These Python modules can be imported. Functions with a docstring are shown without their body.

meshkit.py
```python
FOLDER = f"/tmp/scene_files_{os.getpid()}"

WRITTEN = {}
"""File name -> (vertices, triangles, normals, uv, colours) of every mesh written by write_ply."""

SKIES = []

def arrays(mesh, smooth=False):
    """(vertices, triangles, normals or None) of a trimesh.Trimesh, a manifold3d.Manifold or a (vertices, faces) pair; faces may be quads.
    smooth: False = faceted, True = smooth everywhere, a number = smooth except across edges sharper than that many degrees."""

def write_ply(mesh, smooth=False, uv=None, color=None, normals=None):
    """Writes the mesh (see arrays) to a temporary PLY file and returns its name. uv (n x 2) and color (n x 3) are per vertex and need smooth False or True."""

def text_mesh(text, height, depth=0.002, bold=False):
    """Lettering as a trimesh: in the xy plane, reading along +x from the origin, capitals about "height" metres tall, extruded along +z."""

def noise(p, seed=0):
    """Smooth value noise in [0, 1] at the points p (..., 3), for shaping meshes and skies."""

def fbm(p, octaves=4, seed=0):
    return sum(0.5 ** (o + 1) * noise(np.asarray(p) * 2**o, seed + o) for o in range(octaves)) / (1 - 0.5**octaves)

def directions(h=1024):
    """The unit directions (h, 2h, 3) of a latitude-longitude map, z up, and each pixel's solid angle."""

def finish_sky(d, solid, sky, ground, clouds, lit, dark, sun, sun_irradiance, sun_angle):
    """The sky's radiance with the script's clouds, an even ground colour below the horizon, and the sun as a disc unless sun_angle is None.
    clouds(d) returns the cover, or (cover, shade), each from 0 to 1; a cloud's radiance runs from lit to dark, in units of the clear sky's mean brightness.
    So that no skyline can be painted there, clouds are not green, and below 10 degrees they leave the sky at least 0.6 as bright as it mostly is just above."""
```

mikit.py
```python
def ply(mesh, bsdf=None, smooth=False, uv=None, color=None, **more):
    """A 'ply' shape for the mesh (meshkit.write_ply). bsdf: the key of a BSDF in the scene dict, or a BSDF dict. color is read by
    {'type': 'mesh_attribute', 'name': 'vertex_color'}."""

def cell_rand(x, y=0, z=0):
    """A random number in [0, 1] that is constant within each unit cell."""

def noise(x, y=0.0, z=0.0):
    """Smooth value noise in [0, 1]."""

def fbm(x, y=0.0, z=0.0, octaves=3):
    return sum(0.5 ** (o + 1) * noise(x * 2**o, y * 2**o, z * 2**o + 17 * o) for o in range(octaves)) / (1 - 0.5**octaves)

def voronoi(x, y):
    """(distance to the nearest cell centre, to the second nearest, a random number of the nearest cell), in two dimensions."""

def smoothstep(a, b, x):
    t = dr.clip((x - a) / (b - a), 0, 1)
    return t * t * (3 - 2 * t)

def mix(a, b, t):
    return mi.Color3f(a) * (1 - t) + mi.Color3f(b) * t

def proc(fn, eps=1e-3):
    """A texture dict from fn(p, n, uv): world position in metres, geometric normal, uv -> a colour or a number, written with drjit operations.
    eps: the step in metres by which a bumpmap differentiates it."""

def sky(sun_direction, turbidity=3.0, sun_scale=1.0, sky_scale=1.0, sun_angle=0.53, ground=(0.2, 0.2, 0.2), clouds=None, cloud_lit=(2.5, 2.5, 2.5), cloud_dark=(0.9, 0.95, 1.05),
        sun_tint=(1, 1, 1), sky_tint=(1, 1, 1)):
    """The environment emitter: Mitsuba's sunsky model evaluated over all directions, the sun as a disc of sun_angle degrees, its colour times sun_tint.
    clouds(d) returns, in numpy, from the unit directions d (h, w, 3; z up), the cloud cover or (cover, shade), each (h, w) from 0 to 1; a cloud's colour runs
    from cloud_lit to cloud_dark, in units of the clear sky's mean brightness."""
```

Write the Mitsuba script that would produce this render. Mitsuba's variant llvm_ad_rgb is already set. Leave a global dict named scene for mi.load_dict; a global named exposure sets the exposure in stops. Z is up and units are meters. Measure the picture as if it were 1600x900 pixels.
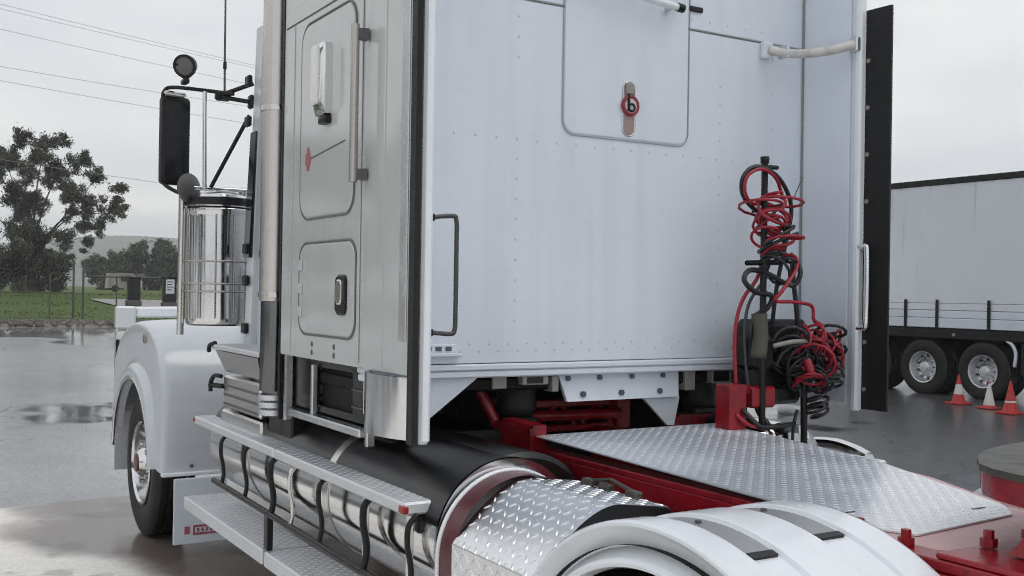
import math, random
import numpy as np, trimesh, manifold3d as m3
import shapely.geometry as sg
import mitsuba as mi, drjit as dr, mikit, meshkit
from mitsuba import ScalarTransform4f as T
from mikit import proc, fbm, noise, smoothstep, mix, voronoi

random.seed(7); rng = np.random.default_rng(7)
scene, labels = {}, {}

# ------------------------------------------------------------------ camera, sky, exposure
CAM = np.array([-2.8, -3.79, 1.78]); HEAD, ROLL, PITCH = math.radians(31.1), 0.0157, math.atan(6 / 1655.)
fw = np.array([math.sin(HEAD) * math.cos(PITCH), math.cos(HEAD) * math.cos(PITCH), math.sin(PITCH)])
r0 = np.array([math.cos(HEAD), -math.sin(HEAD), 0]); u0 = np.cross(r0, fw)
rt = r0 * math.cos(ROLL) + u0 * math.sin(ROLL); up = np.cross(rt, fw)
scene['camera'] = {'type': 'perspective', 'fov': math.degrees(2 * math.atan(800 / 1655.)), 'fov_axis': 'x', 'near_clip': 0.05, 'far_clip': 5000.0,
                   'to_world': T().look_at(origin=CAM.tolist(), target=(CAM + fw).tolist(), up=up.tolist())}


def clouds(d):
    p = d * np.array([3.0, 3.0, 7.0])
    n = meshkit.fbm(p + 11.3, 5, 3)
    n2 = meshkit.fbm(d * np.array([9., 9., 26.]) + 5.1, 4, 8)
    shade = np.clip(0.48 + 1.5 * (n - 0.5) + 0.6 * (n2 - 0.5), 0, 1)
    # darker rain band low above the horizon, as overcast skies show
    el = np.degrees(np.arcsin(np.clip(d[..., 2], -1, 1)))
    band = 1 / (1 + np.exp((el - 3.6 - 1.2 * (n2 - .5)) / 0.25))
    thin = np.clip((el - 18) / 50, 0, 1)                      # unseen overhead deck thinned so blue from above tints the light
    shade = np.clip(shade + .13 * (.85 * d[..., 0] - .55 * d[..., 1]), 0, 1)
    return 1 - .25 * thin * np.clip(.5 + 1.5 * (n2 - .35), 0, 1), np.clip(shade * (1 - .5 * band) + 0.62 * band - .35 * np.exp(-((el - 4.3 - 1.2 * (n2 - .5)) / .55) ** 2), 0, 1)


scene['sky'] = mikit.sky((0.25, -0.42, 0.87), turbidity=4, sun_scale=0.16, sun_angle=35, clouds=clouds,
                         cloud_lit=(2.42, 2.44, 2.42), cloud_dark=(1.72, 1.83, 2.0), sky_tint=(.92, 1.0, 1.12), ground=(0.12, 0.12, 0.12), sun_tint=(.84, .95, 1.12))
exposure = 1.86

# ------------------------------------------------------------------ helpers
def numbered(k):
    if k not in scene and k not in labels and not any(q.startswith(k + '__') for q in scene): return k
    i = 1
    while True:
        kk = '%s_%03d' % (k, i)
        if kk not in scene and kk not in labels and not any(q.startswith(kk + '__') for q in scene): return kk
        i += 1


def obj(name, mesh, mat, parent=None, smooth=30, label=None, cat=None, group=None, kind=None, uv=None, color=None):
    key = numbered((parent + '__' if parent else '') + name)
    if isinstance(mesh, list): mesh = cat_mesh(mesh)
    scene[key] = mikit.ply(mesh, mat, smooth=smooth, uv=uv, color=color)
    L = {}
    if label: L['label'] = label
    if cat: L['category'] = cat
    if group: L['group'] = group
    if kind: L['kind'] = kind
    if L: labels[key] = L
    return key


def thing(name, label=None, cat=None, group=None, parent=None):
    key = numbered((parent + '__' if parent else '') + name)
    L = {}
    if label: L['label'] = label
    if cat: L['category'] = cat
    if group: L['group'] = group
    labels[key] = L if L else {}
    return key


def tm(m):
    if hasattr(m, 'to_mesh'):
        q = m.to_mesh(); return trimesh.Trimesh(np.array(q.vert_properties[:, :3]), np.array(q.tri_verts), process=False)
    return m


def cat_mesh(ms): return trimesh.util.concatenate([tm(m) for m in ms])


def box(x0, x1, y0, y1, z0, z1, b=0.004):
    x0, x1 = min(x0, x1), max(x0, x1); y0, y1 = min(y0, y1), max(y0, y1); z0, z1 = min(z0, z1), max(z0, z1)
    b = min(b, .45 * (x1 - x0), .45 * (y1 - y0), .45 * (z1 - z0))
    pts = []
    for sx in (0, 1):
        for sy in (0, 1):
            for sz in (0, 1):
                c = np.array([(x0, x1)[sx], (y0, y1)[sy], (z0, z1)[sz]]); s = np.array([1 - 2 * sx, 1 - 2 * sy, 1 - 2 * sz]) * b
                for k in range(3):
                    v = c + s; v[k] = c[k]; pts.append(v)
    return trimesh.convex.convex_hull(np.array(pts))


def xf(m, M): m = m.copy(); m.apply_transform(M); return m
def rotm(a, ax, p=(0, 0, 0)): return trimesh.transformations.rotation_matrix(a, ax, p)


def hull(pts): return trimesh.convex.convex_hull(np.array(pts, float))


def spline(pts, n=8, closed=False):
    p = np.array(pts, float)
    if len(p) < 3: return p
    q = np.vstack([2 * p[0] - p[1], p, 2 * p[-1] - p[-2]]); out = []
    for i in range(1, len(q) - 2):
        for t in np.arange(n) / n:
            a, b, c, d = q[i - 1], q[i], q[i + 1], q[i + 2]
            out.append(.5 * (2 * b + (c - a) * t + (2 * a - 5 * b + 4 * c - d) * t * t + (3 * b - a - 3 * c + d) * t ** 3))
    out.append(p[-1]); return np.array(out)


def tube(pts, r, sides=10, closed=False):
    p = np.array(pts, float); n = len(p)
    if closed: t = np.roll(p, -1, 0) - np.roll(p, 1, 0)
    else: t = np.gradient(p, axis=0)
    t /= np.linalg.norm(t, axis=1, keepdims=True) + 1e-12
    a = np.cross(t[0], [0, 0, 1.]);
    if np.linalg.norm(a) < .2: a = np.cross(t[0], [1., 0, 0])
    a /= np.linalg.norm(a); A = []
    for i in range(n):
        a = a - t[i] * (a @ t[i]); a /= np.linalg.norm(a) + 1e-12; A.append(a)
    A = np.array(A); B = np.cross(t, A); ang = np.arange(sides) * 2 * np.pi / sides
    R = np.broadcast_to(np.asarray(r, float), (n,))
    v = p[:, None] + R[:, None, None] * (np.cos(ang)[None, :, None] * A[:, None] + np.sin(ang)[None, :, None] * B[:, None])
    f = []
    for i in range(n if closed else n - 1):
        i2 = (i + 1) % n
        for j in range(sides):
            j2 = (j + 1) % sides
            f += [[i * sides + j, i * sides + j2, i2 * sides + j2], [i * sides + j, i2 * sides + j2, i2 * sides + j]]
    v = v.reshape(-1, 3)
    if not closed:
        v = np.vstack([v, p[0], p[-1]]); k = n * sides
        for j in range(sides):
            j2 = (j + 1) % sides
            f += [[k, j2, j], [k + 1, (n - 1) * sides + j, (n - 1) * sides + j2]]
    return trimesh.Trimesh(v, np.array(f), process=False)


def grid(v, flip=False, closed_u=False):
    v = np.asarray(v, float); n, m = v.shape[:2]; f = []
    for i in range(n if closed_u else n - 1):
        i2 = (i + 1) % n
        for j in range(m - 1):
            q = [i * m + j, i2 * m + j, i2 * m + j + 1, i * m + j + 1]
            if flip: q = q[::-1]
            f += [[q[0], q[1], q[2]], [q[0], q[2], q[3]]]
    return trimesh.Trimesh(v.reshape(-1, 3), np.array(f), process=False)


def lathe(prof, axis='x', n=48, c=(0, 0, 0)):
    """prof: (offset along the axis, radius)."""
    a = np.arange(n) * 2 * np.pi / n; p = np.array(prof, float)
    ca, sa = np.cos(a)[:, None], np.sin(a)[:, None]; o = p[None, :, 0] + 0 * ca; r = p[None, :, 1]
    X = {'x': (o, r * ca, r * sa), 'y': (r * sa, o, r * ca), 'z': (r * ca, r * sa, o)}[axis]
    return grid(np.stack(X, -1) + np.array(c), flip=True, closed_u=True)


def rrect(w, h, r, n=6):
    pts = []
    for cx, cy, a0 in ((w / 2 - r, h / 2 - r, 0), (-w / 2 + r, h / 2 - r, 90), (-w / 2 + r, -h / 2 + r, 180), (w / 2 - r, -h / 2 + r, 270)):
        for k in range(n + 1):
            a = math.radians(a0 + 90 * k / n); pts.append((cx + r * math.cos(a), cy + r * math.sin(a)))
    return np.array(pts)


def plate(poly, t, bev, fn):
    """A polygon (convex outline) as a plate of thickness t with a bevelled rim; fn maps (u, v, w) rows to the world."""
    p = np.array(poly, float); c = p.mean(0)
    q = c + (p - c) * (1 - 2 * bev / np.ptp(p, axis=0).min())
    n = len(p); V = np.vstack([np.c_[p, np.zeros(n)], np.c_[p, np.full(n, t - bev)], np.c_[q, np.full(n, t)], [[c[0], c[1], t]]])
    f = []
    for k in range(2):
        for i in range(n):
            j = (i + 1) % n; f += [[k * n + i, k * n + j, (k + 1) * n + j], [k * n + i, (k + 1) * n + j, (k + 1) * n + i]]
    for i in range(n): f.append([2 * n + i, 2 * n + (i + 1) % n, 3 * n])
    return trimesh.Trimesh(fn(V), np.array(f), process=False)


def onto_left(x): return lambda V: np.c_[x - V[:, 2], V[:, 0], V[:, 1]]       # (u = y, v = z), proud towards -x
def onto_rear(y): return lambda V: np.c_[V[:, 0], y - V[:, 2], V[:, 1]]       # (u = x, v = z), proud towards -y


def prism(poly, a, b, axis='x', bev=0):
    """A polygon extruded along an axis from a to b. axis x: poly is (y, z); y: (x, z); z: (x, y)."""
    m = trimesh.creation.extrude_polygon(sg.Polygon(poly), b - a, engine='earcut'); v = m.vertices.copy(); v[:, 2] += a
    v = {'x': v[:, [2, 0, 1]], 'y': v[:, [0, 2, 1]], 'z': v}[axis]
    return trimesh.Trimesh(v, m.faces if axis != 'y' else m.faces[:, ::-1], process=False)


def treads(fn, u0, u1, v0, v1, s=0.032, ln=0.013, wd=0.0042, hgt=0.0022, inside=None):
    """Raised lozenges of chequer plate; fn(u, v) -> (points, normals)."""
    us, vs = np.meshgrid(np.arange(u0 + s / 2, u1, s), np.arange(v0 + s / 2, v1, s), indexing='ij')
    k = (np.arange(us.shape[0])[:, None] + np.arange(us.shape[1])[None]) % 2
    us, vs, k = us.ravel(), vs.ravel(), k.ravel()
    if inside is not None:
        ok = inside(us, vs); us, vs, k = us[ok], vs[ok], k[ok]
    sg_ = np.where(k == 0, 1., -1.) * .7071; e = np.stack([np.full(len(us), .7071), sg_], -1); w = np.stack([-sg_, np.full(len(us), .7071)], -1)
    c = np.stack([us, vs], -1)
    P = []
    for d, lift in ((e * ln, -.0005), (w * wd, -.0005), (-e * ln, -.0005), (-w * wd, -.0005), (e * ln * .55, hgt), (-e * ln * .55, hgt)):
        q, nn = fn(c[:, 0] + d[:, 0], c[:, 1] + d[:, 1]); P.append(q + nn * lift)
    V = np.stack(P, 1); base = np.arange(len(us))[:, None, None] * 6
    F = np.array([[0, 1, 4], [1, 5, 4], [1, 2, 5], [2, 3, 5], [3, 4, 5], [3, 0, 4]])
    return trimesh.Trimesh(V.reshape(-1, 3), (base + F[None]).reshape(-1, 3), process=False)


def bolt(p, axis, r=0.012, h=0.01):
    a = np.arange(6) * np.pi / 3; c = np.array(p, float)
    ring = {'x': lambda o: np.c_[np.full(6, o), r * np.cos(a), r * np.sin(a)], 'y': lambda o: np.c_[r * np.cos(a), np.full(6, o), r * np.sin(a)], 'z': lambda o: np.c_[r * np.cos(a), r * np.sin(a), np.full(6, o)]}[axis]
    return hull(np.vstack([c + ring(0), c + ring(h)]))


def domes(pts, axis, r=0.006, h=0.003):
    out = []
    a = np.arange(8) * np.pi / 4
    for p in pts:
        c, s = np.cos(a), np.sin(a)
        rings = []
        for rr, hh in ((1, 0), (.7, .7)):
            z = np.full(8, hh * h)
            rings.append({'x': np.c_[-z, rr * r * c, rr * r * s], 'y': np.c_[rr * r * c, -z, rr * r * s], 'z': np.c_[rr * r * c, rr * r * s, z]}[axis])
        top = {'x': (-h, 0, 0), 'y': (0, -h, 0), 'z': (0, 0, h)}[axis]
        V = np.vstack(rings + [np.array([top])]) + np.array(p)
        f = []
        for i in range(8):
            j = (i + 1) % 8; f += [[i, j, 8 + j], [i, 8 + j, 8 + i], [8 + i, 8 + j, 16]]
        out.append(trimesh.Trimesh(V, np.array(f), process=False))
    return cat_mesh(out)


# ------------------------------------------------------------------ materials
def rgb(*c): return {'type': 'rgb', 'value': list(c)}
def two(b): return {'type': 'twosided', 'bsdf': b}
def mat(name, b): scene[name] = two(b); return name


def paint(name, col, alpha=0.06, dirt=0.06, scale=3.0, streak=True, ior=1.5):
    c0 = np.array(col)
    def fn(p, n, uv):
        a = fbm(p.x * scale, p.y * scale, p.z * (scale * .35 if streak else scale), 4)
        b = fbm(p.x * 31, p.y * 31, p.z * (5 if streak else 31), 2)
        k = 1 - dirt * smoothstep(.45, .8, a) - dirt * .6 * smoothstep(.55, .85, b)
        return mi.Color3f(float(c0[0]), float(c0[1]), float(c0[2])) * mi.Color3f(k, k * (1 - .1 * dirt), k * (1 - .3 * dirt))
    return mat(name, {'type': 'roughplastic', 'diffuse_reflectance': proc(fn), 'alpha': alpha, 'int_ior': ior, 'nonlinear': False})


def metal(name, col, alpha, var=0.0, bump=None):
    al = alpha if var == 0 else proc(lambda p, n, uv: alpha + var * smoothstep(.35, .8, fbm(p.x * 7, p.y * 7, p.z * 7, 4)))
    b = {'type': 'roughconductor', 'material': 'none', 'specular_reflectance': rgb(*col), 'alpha': al}
    return mat(name, b)


WHITE = paint('white_paint', (.575, .61, .65), .035, .05, ior=1.7)
SIDE = paint('polished_white', (.535, .56, .56), .012, .06, ior=1.62)
WHITE2 = paint('white_sheet', (.70, .755, .835), .16, .045)
def sheet_col(p, n, uv):
    st = smoothstep(.48, .85, fbm(p.x * 13, p.y * 3, p.z * .55, 4)); bl = smoothstep(.42, .8, fbm(p.x * 1.6, p.y, p.z * 1.4 + 5, 4)); sp = smoothstep(.70, .82, fbm(p.x * 45, 3, p.z * 45, 2))
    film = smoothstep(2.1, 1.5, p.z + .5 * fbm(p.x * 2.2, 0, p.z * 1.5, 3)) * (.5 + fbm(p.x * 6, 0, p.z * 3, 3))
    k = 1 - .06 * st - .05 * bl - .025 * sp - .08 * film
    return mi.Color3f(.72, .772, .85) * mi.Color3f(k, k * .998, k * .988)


scene['sheet_base'] = {'type': 'roughplastic', 'diffuse_reflectance': proc(sheet_col), 'alpha': .10, 'int_ior': 1.5, 'nonlinear': False}
WHITE2 = mat('ribbed_white_sheet', {'type': 'bumpmap', 'scale': 1.0, 'nested_texture': proc(lambda p, n, uv: .010 * fbm(p.x * 2.2, p.y * 2.2, p.z * 1.3, 2) + .0006 * fbm(p.x * 18, p.y, p.z * 18, 2), eps=4e-3), 'bsdf': {'type': 'ref', 'id': 'sheet_base'}})
RIVET = paint('rivet_grey', (.60, .64, .69), .2, .1)
WHITE3 = paint('white_fender_paint', (.82, .86, .905), .045, .05, 5, False)
RED = paint('red_paint', (.28, .008, .018), .14, .55, 6, False)
PINK = paint('pale_red_paint', (.72, .46, .47), .35, .15, 8, False)  # frame red washed out to pink in the colour itself
BLACK = paint('black_plastic', (.008, .008, .009), .2, .2, 6, False, ior=1.4)
DARK = paint('dark_underside', (.006, .006, .0065), .5, .3, 5, False, ior=1.3)
RUBBER = paint('rubber', (.012, .012, .0125), .4, .3, 9, False, ior=1.38)
GASKET = paint('gasket_grey', (.10, .10, .105), .3, .1)
GASKET2 = paint('seal_grey', (.27, .275, .285), .3, .1)
GREY = paint('grey_plastic', (.30, .29, .27), .25, .15)
CHROME = metal('chrome', (.74, .74, .74), .012, .02)
CHROME2 = metal('stainless', (.66, .65, .63), .05, .02)
BARM = metal('dull_bar', (.46, .44, .41), .10, .04)
ALU = metal('aluminium', (.66, .67, .69), .24, .12)
ALUB = metal('bright_plate', (.82, .83, .85), .11, .08)


def dull_metal(name, dif, spec, alpha, w):
    def fn(p, n, uv):
        a = fbm(p.x * 4, p.y * 4, p.z * 4, 4); b = fbm(p.x * 60, p.y * 60, p.z * 60, 2)
        return mi.Color3f(*dif) * (.82 + .2 * a + .16 * b)
    scene[name + '_film'] = {'type': 'diffuse', 'reflectance': proc(fn)}
    scene[name + '_metal'] = {'type': 'roughconductor', 'material': 'none', 'specular_reflectance': rgb(*spec), 'alpha': alpha}
    return mat(name, {'type': 'blendbsdf', 'weight': w, 'a': {'type': 'ref', 'id': name + '_film'}, 'b': {'type': 'ref', 'id': name + '_metal'}})


ALUD = dull_metal('deck_aluminium', (.47, .50, .55), (.80, .82, .85), .30, .40)
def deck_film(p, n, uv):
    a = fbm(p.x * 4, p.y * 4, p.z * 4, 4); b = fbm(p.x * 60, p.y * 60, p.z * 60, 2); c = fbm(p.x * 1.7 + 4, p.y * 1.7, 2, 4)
    pale_end = smoothstep(-.045, .045, -(p.y + 1.46) + .77 * p.x + .05 * (a - .5))  # brighter rear end painted into the colour, soft diagonal edge
    boots = smoothstep(.50, .72, c) * (1 - pale_end)
    return mix((.49, .52, .57), (.80, .81, .83), pale_end) * (.84 + .2 * a + .14 * b) * (1 - .30 * boots)


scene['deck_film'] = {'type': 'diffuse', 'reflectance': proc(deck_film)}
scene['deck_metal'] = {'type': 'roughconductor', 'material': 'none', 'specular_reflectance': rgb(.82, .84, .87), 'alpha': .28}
DECKM = mat('worn_pale_end_deck', {'type': 'blendbsdf', 'weight': .40, 'a': {'type': 'ref', 'id': 'deck_film'}, 'b': {'type': 'ref', 'id': 'deck_metal'}})
ALUR = dull_metal('clean_plate', (.74, .755, .78), (.90, .91, .92), .30, .35)
ALUS = dull_metal('step_aluminium', (.62, .635, .66), (.80, .81, .83), .26, .40)
GREASE = paint('greasy_steel', (.06, .06, .057), .35, .8, 14, False)
GLASSD = mat('dark_glass', {'type': 'roughplastic', 'diffuse_reflectance': rgb(.012, .014, .017), 'alpha': .02})
ORANGE = paint('cone_orange', (.52, .03, .03), .3, .2, 9, False)
RLENS = paint('red_lens', (.30, .015, .012), .08, .1)
HOSER = paint('red_hose', (.36, .012, .03), .22, .15, 12, False)
HOSEB = paint('black_hose', (.016, .018, .021), .22, .15, 12, False)
DECAL = paint('red_print', (.40, .12, .14), .3, .2, 30)
TAPE = paint('olive_wrap', (.10, .10, .075), .5, .2, 20)

TRUCK = thing('sleeper_cab_truck', 'white sleeper cab prime mover with chrome side tank, red chassis and bare deck plate', 'truck')


SPLIT = set('fixing mount_block mount_void pivot_block door_hinge bolt ledge vent_slot lens_rib panel_rib hinge foot bracket clamp step_rib hinge_clip tread_mat stack_clamp coupling fairing_bracket deck_bearer skirt_panel valve_body arm_bracket lamp_bracket hose_stub cab_step'.split())


def part(name, mesh, m, parent=TRUCK, **k):
    if isinstance(mesh, list) and name in SPLIT and 'kind' not in k:
        for q in mesh: key = obj(name, q, m, parent, **k)
        return key
    return obj(name, mesh, m, parent, **k)


# ------------------------------------------------------------------ ground, lawn, far setting
def asphalt(p, n, uv):
    a = fbm(p.x * .35, p.y * .35, 0, 4); b = fbm(p.x * 40, p.y * 40, 0, 2); c = fbm(p.x * 1.7 + 9, p.y * 1.7, 0, 3)
    k = .046 + .018 * (a - .5) + .024 * (b - .5) + .012 * (c - .5)
    pale_left = smoothstep(-3, 5, p.y - p.x + 3 * (a - .5))                 # paler towards the left: sky sheen put into the asphalt colour
    k = k * (1 + 3.7 * pale_left)
    wet = smoothstep(.515, .55, fbm(p.x * .26 + 3.1, p.y * .20 + 1.7, 0, 5))
    k = k * (1 - .5 * wet) * (.80 + .40 * noise(p.x * 75, p.y * 75, 0))
    v1, v2, v3 = voronoi(p.x * .23 + .6 * fbm(p.x * .9, p.y * .9, 5, 3), p.y * .23 + .6 * fbm(p.x * .9, p.y * .9, 9, 3))
    k = k * (1 - .55 * smoothstep(.012, .004, v2 - v1))
    return mi.Color3f(k, k * 1.01, k * 1.05)


def asphalt_rough(p, n, uv):
    wet = smoothstep(.515, .55, fbm(p.x * .26 + 3.1, p.y * .20 + 1.7, 0, 5))
    d = fbm(p.x * 2.3, p.y * 2.3, 0, 3)
    pale_left = smoothstep(-3, 5, p.y - p.x)
    film = smoothstep(.40, .66, fbm(p.x * .11 + 7.7, p.y * .07 + 2.2, 3, 4))
    return .27 + .10 * (d - .5) + .04 * pale_left * (1 - film) - .11 * pale_left * film - (.20 - .03 * pale_left * film) * wet * .9


mat('wet_asphalt', {'type': 'principled', 'base_color': proc(asphalt), 'roughness': proc(asphalt_rough), 'specular': .5})


def conc_wet(p):                                                     # wet patches, darker and smoother towards the truck
    return smoothstep(.40, .70, fbm(p.x * .8 + 1.3, p.y * .8 + 8.7, 0, 5) + .50 * smoothstep(-2.3, -1.0, p.x + .25 * (p.y - 3.0)) - .30)


def concrete(p, n, uv):
    a = fbm(p.x * .9, p.y * .9, 0, 5); b = fbm(p.x * 55, p.y * 55, 0, 2); c = fbm(p.x * 3.1 + 7, p.y * 3.1, 4, 4)
    wet = conc_wet(p)
    col = mix((.72, .69, .645), (.15, .122, .104), wet) * (.86 + .28 * a) * (.86 + .28 * b)
    return col * (1 - .35 * smoothstep(.58, .72, c))


def concrete_rough(p, n, uv):
    wet = conc_wet(p)
    return .42 - .24 * wet + .1 * (fbm(p.x * 5, p.y * 5, 0, 3) - .5)


mat('damp_concrete', {'type': 'principled', 'base_color': proc(concrete), 'roughness': proc(concrete_rough), 'specular': .5})


def sheet(x0, x1, y0, y1, z): return trimesh.Trimesh([[x0, y0, z], [x1, y0, z], [x1, y1, z], [x0, y1, z]], [[0, 1, 2], [0, 2, 3]], process=False)


obj('ground', sheet(-740, 1240, -340, 1540, -.03), 'wet_asphalt', kind='structure')
obj('asphalt_yard', sheet(-260, 260, -120, 44.2, 0.0), 'wet_asphalt', kind='structure')
ap = np.array([(-40, -60), (.95, -60), (.95, 5.74), (-1.0, 5.55), (-1.95, 5.47), (-12, 4.85), (-40, 3.2)])
obj('concrete_apron', prism(ap, -.02, .005, 'z'), 'damp_concrete', smooth=False, kind='structure')


def lawn_h(y):
    t = np.clip((y - 49) / 26, 0, 1); return 1.2 * t * t * (3 - 2 * t)


def grass(p, n, uv):
    a = fbm(p.x * .25, p.y * .25, 0, 4); b = fbm(p.x * 6, p.y * 2.5, 0, 3)
    return mix((.050, .078, .018), (.075, .098, .028), a) * (.7 + .6 * b)


mat('grass_blades', {'type': 'principled', 'base_color': proc(grass), 'roughness': .8, 'specular': .2})
ys = np.r_[48.8, 49.5, np.arange(51, 77, 1.5), 90, 120, 200, 400, 900]; xs = np.r_[-400, -200, -100, np.arange(-60, 61, 6), 100, 200, 400]
G = np.array([[(x, y, lawn_h(y) + .02 + (.05 * math.sin(x * .7 + y) if 49 < y < 80 else 0)) for x in xs] for y in ys])
obj('lawn', grid(G, flip=True), 'grass_blades', smooth=True, kind='structure')
n = 5000
px, py = rng.uniform(-14, 16, n), rng.uniform(48.9, 74, n)
onpath = (px > 8.2 + (66 - py) * .17 - .3) & (py < 66.5)
px, py = px[~onpath], py[~onpath]; n = len(px)
hh, w, aa = rng.uniform(.03, .10, n), rng.uniform(.03, .07, n), rng.uniform(0, 6.28, n)
z = lawn_h(py) + .03 + .05 * np.sin(px * .7 + py); lean = rng.normal(0, .05, (n, 2))
V = np.stack([np.c_[px - w * np.cos(aa), py - w * np.sin(aa), z], np.c_[px + w * np.cos(aa), py + w * np.sin(aa), z], np.c_[px + lean[:, 0], py + lean[:, 1], z + hh]], 1).reshape(-1, 3)
obj('grass', trimesh.Trimesh(V, np.arange(3 * n).reshape(-1, 3), process=False), 'grass_blades', smooth=False, kind='stuff', label='short green grass tufts covering the bank beyond the yard', cat='grass')


def gravel(p, n, uv):
    f, s, c = voronoi(p.x * 7, p.y * 7); return mix((.07, .062, .052), (.19, .175, .155), c) * (.6 + .6 * fbm(p.x * 2, p.y * 2, 0, 3))


mat('gravel_mix', {'type': 'principled', 'base_color': proc(gravel), 'roughness': .75, 'specular': .4})
GY = np.array([[(x, y, .012 + (.10 if 44.9 < y < 48.9 else -.02)) for x in np.arange(-80, 81, 4)] for y in (44.0, 45.0, 46.5, 48.0, 49.2)])
obj('gravel_strip', grid(GY, flip=True), 'gravel_mix', smooth=True, kind='structure')
ico = trimesh.creation.icosphere(subdivisions=1); st = []
for k in range(1500):
    s = ico.copy(); s.vertices *= rng.uniform(.04, .13, 3) * rng.uniform(.85, 1.15, (len(s.vertices), 1)); s.apply_translation([rng.uniform(-10, 14), rng.uniform(44.2, 49.0), .10]); st.append(s)
obj('stones', st, 'gravel_mix', smooth=False, kind='stuff', label='grey brown stones strewn along the edge of the yard', cat='stones')
path = np.array([(8.7, 65.9), (8.8, 64.4), (9.5, 60.2), (10.15, 57.3), (11.9, 53.8), (14, 50.5), (22, 50.5), (22, 63.5), (14.6, 64.6), (10.9, 65.6)])
pm = []
for i in range(24):
    y0, y1 = 50.5 + i * .65, 50.5 + (i + 1) * .65
    s = sg.Polygon(path).intersection(sg.box(0, y0, 40, y1))
    if not s.is_empty and s.geom_type == 'Polygon':
        m = trimesh.creation.triangulate_polygon(s, engine='earcut'); v = np.c_[m[0], lawn_h(m[0][:, 1]) + .09]; pm.append(trimesh.Trimesh(v, m[1], process=False))
obj('path', pm, paint('pale_concrete', (.42, .41, .39), .5, .2, 2, False), smooth=False, kind='structure')


hx = np.linspace(-400, 1500, 96); hyy = np.linspace(0, 1, 9)
hp_ = 62 * np.exp(-((hx - 290) / 330) ** 2) + 9 * (meshkit.fbm(np.c_[hx * .006, 0 * hx, 0 * hx], 4, 3) - .5) + 6
HG = np.array([[(x, 1050 + 350 * t, -3 + h * math.sin(math.pi * min(t * 1.0, 1) / 1.0 * .5 + 0)) for t in hyy] for x, h in zip(hx, hp_)])
obj('hill', grid(HG), paint('far_bush', (.05, .065, .04), .6, .5, .02, False), smooth=True, kind='structure')

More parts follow.
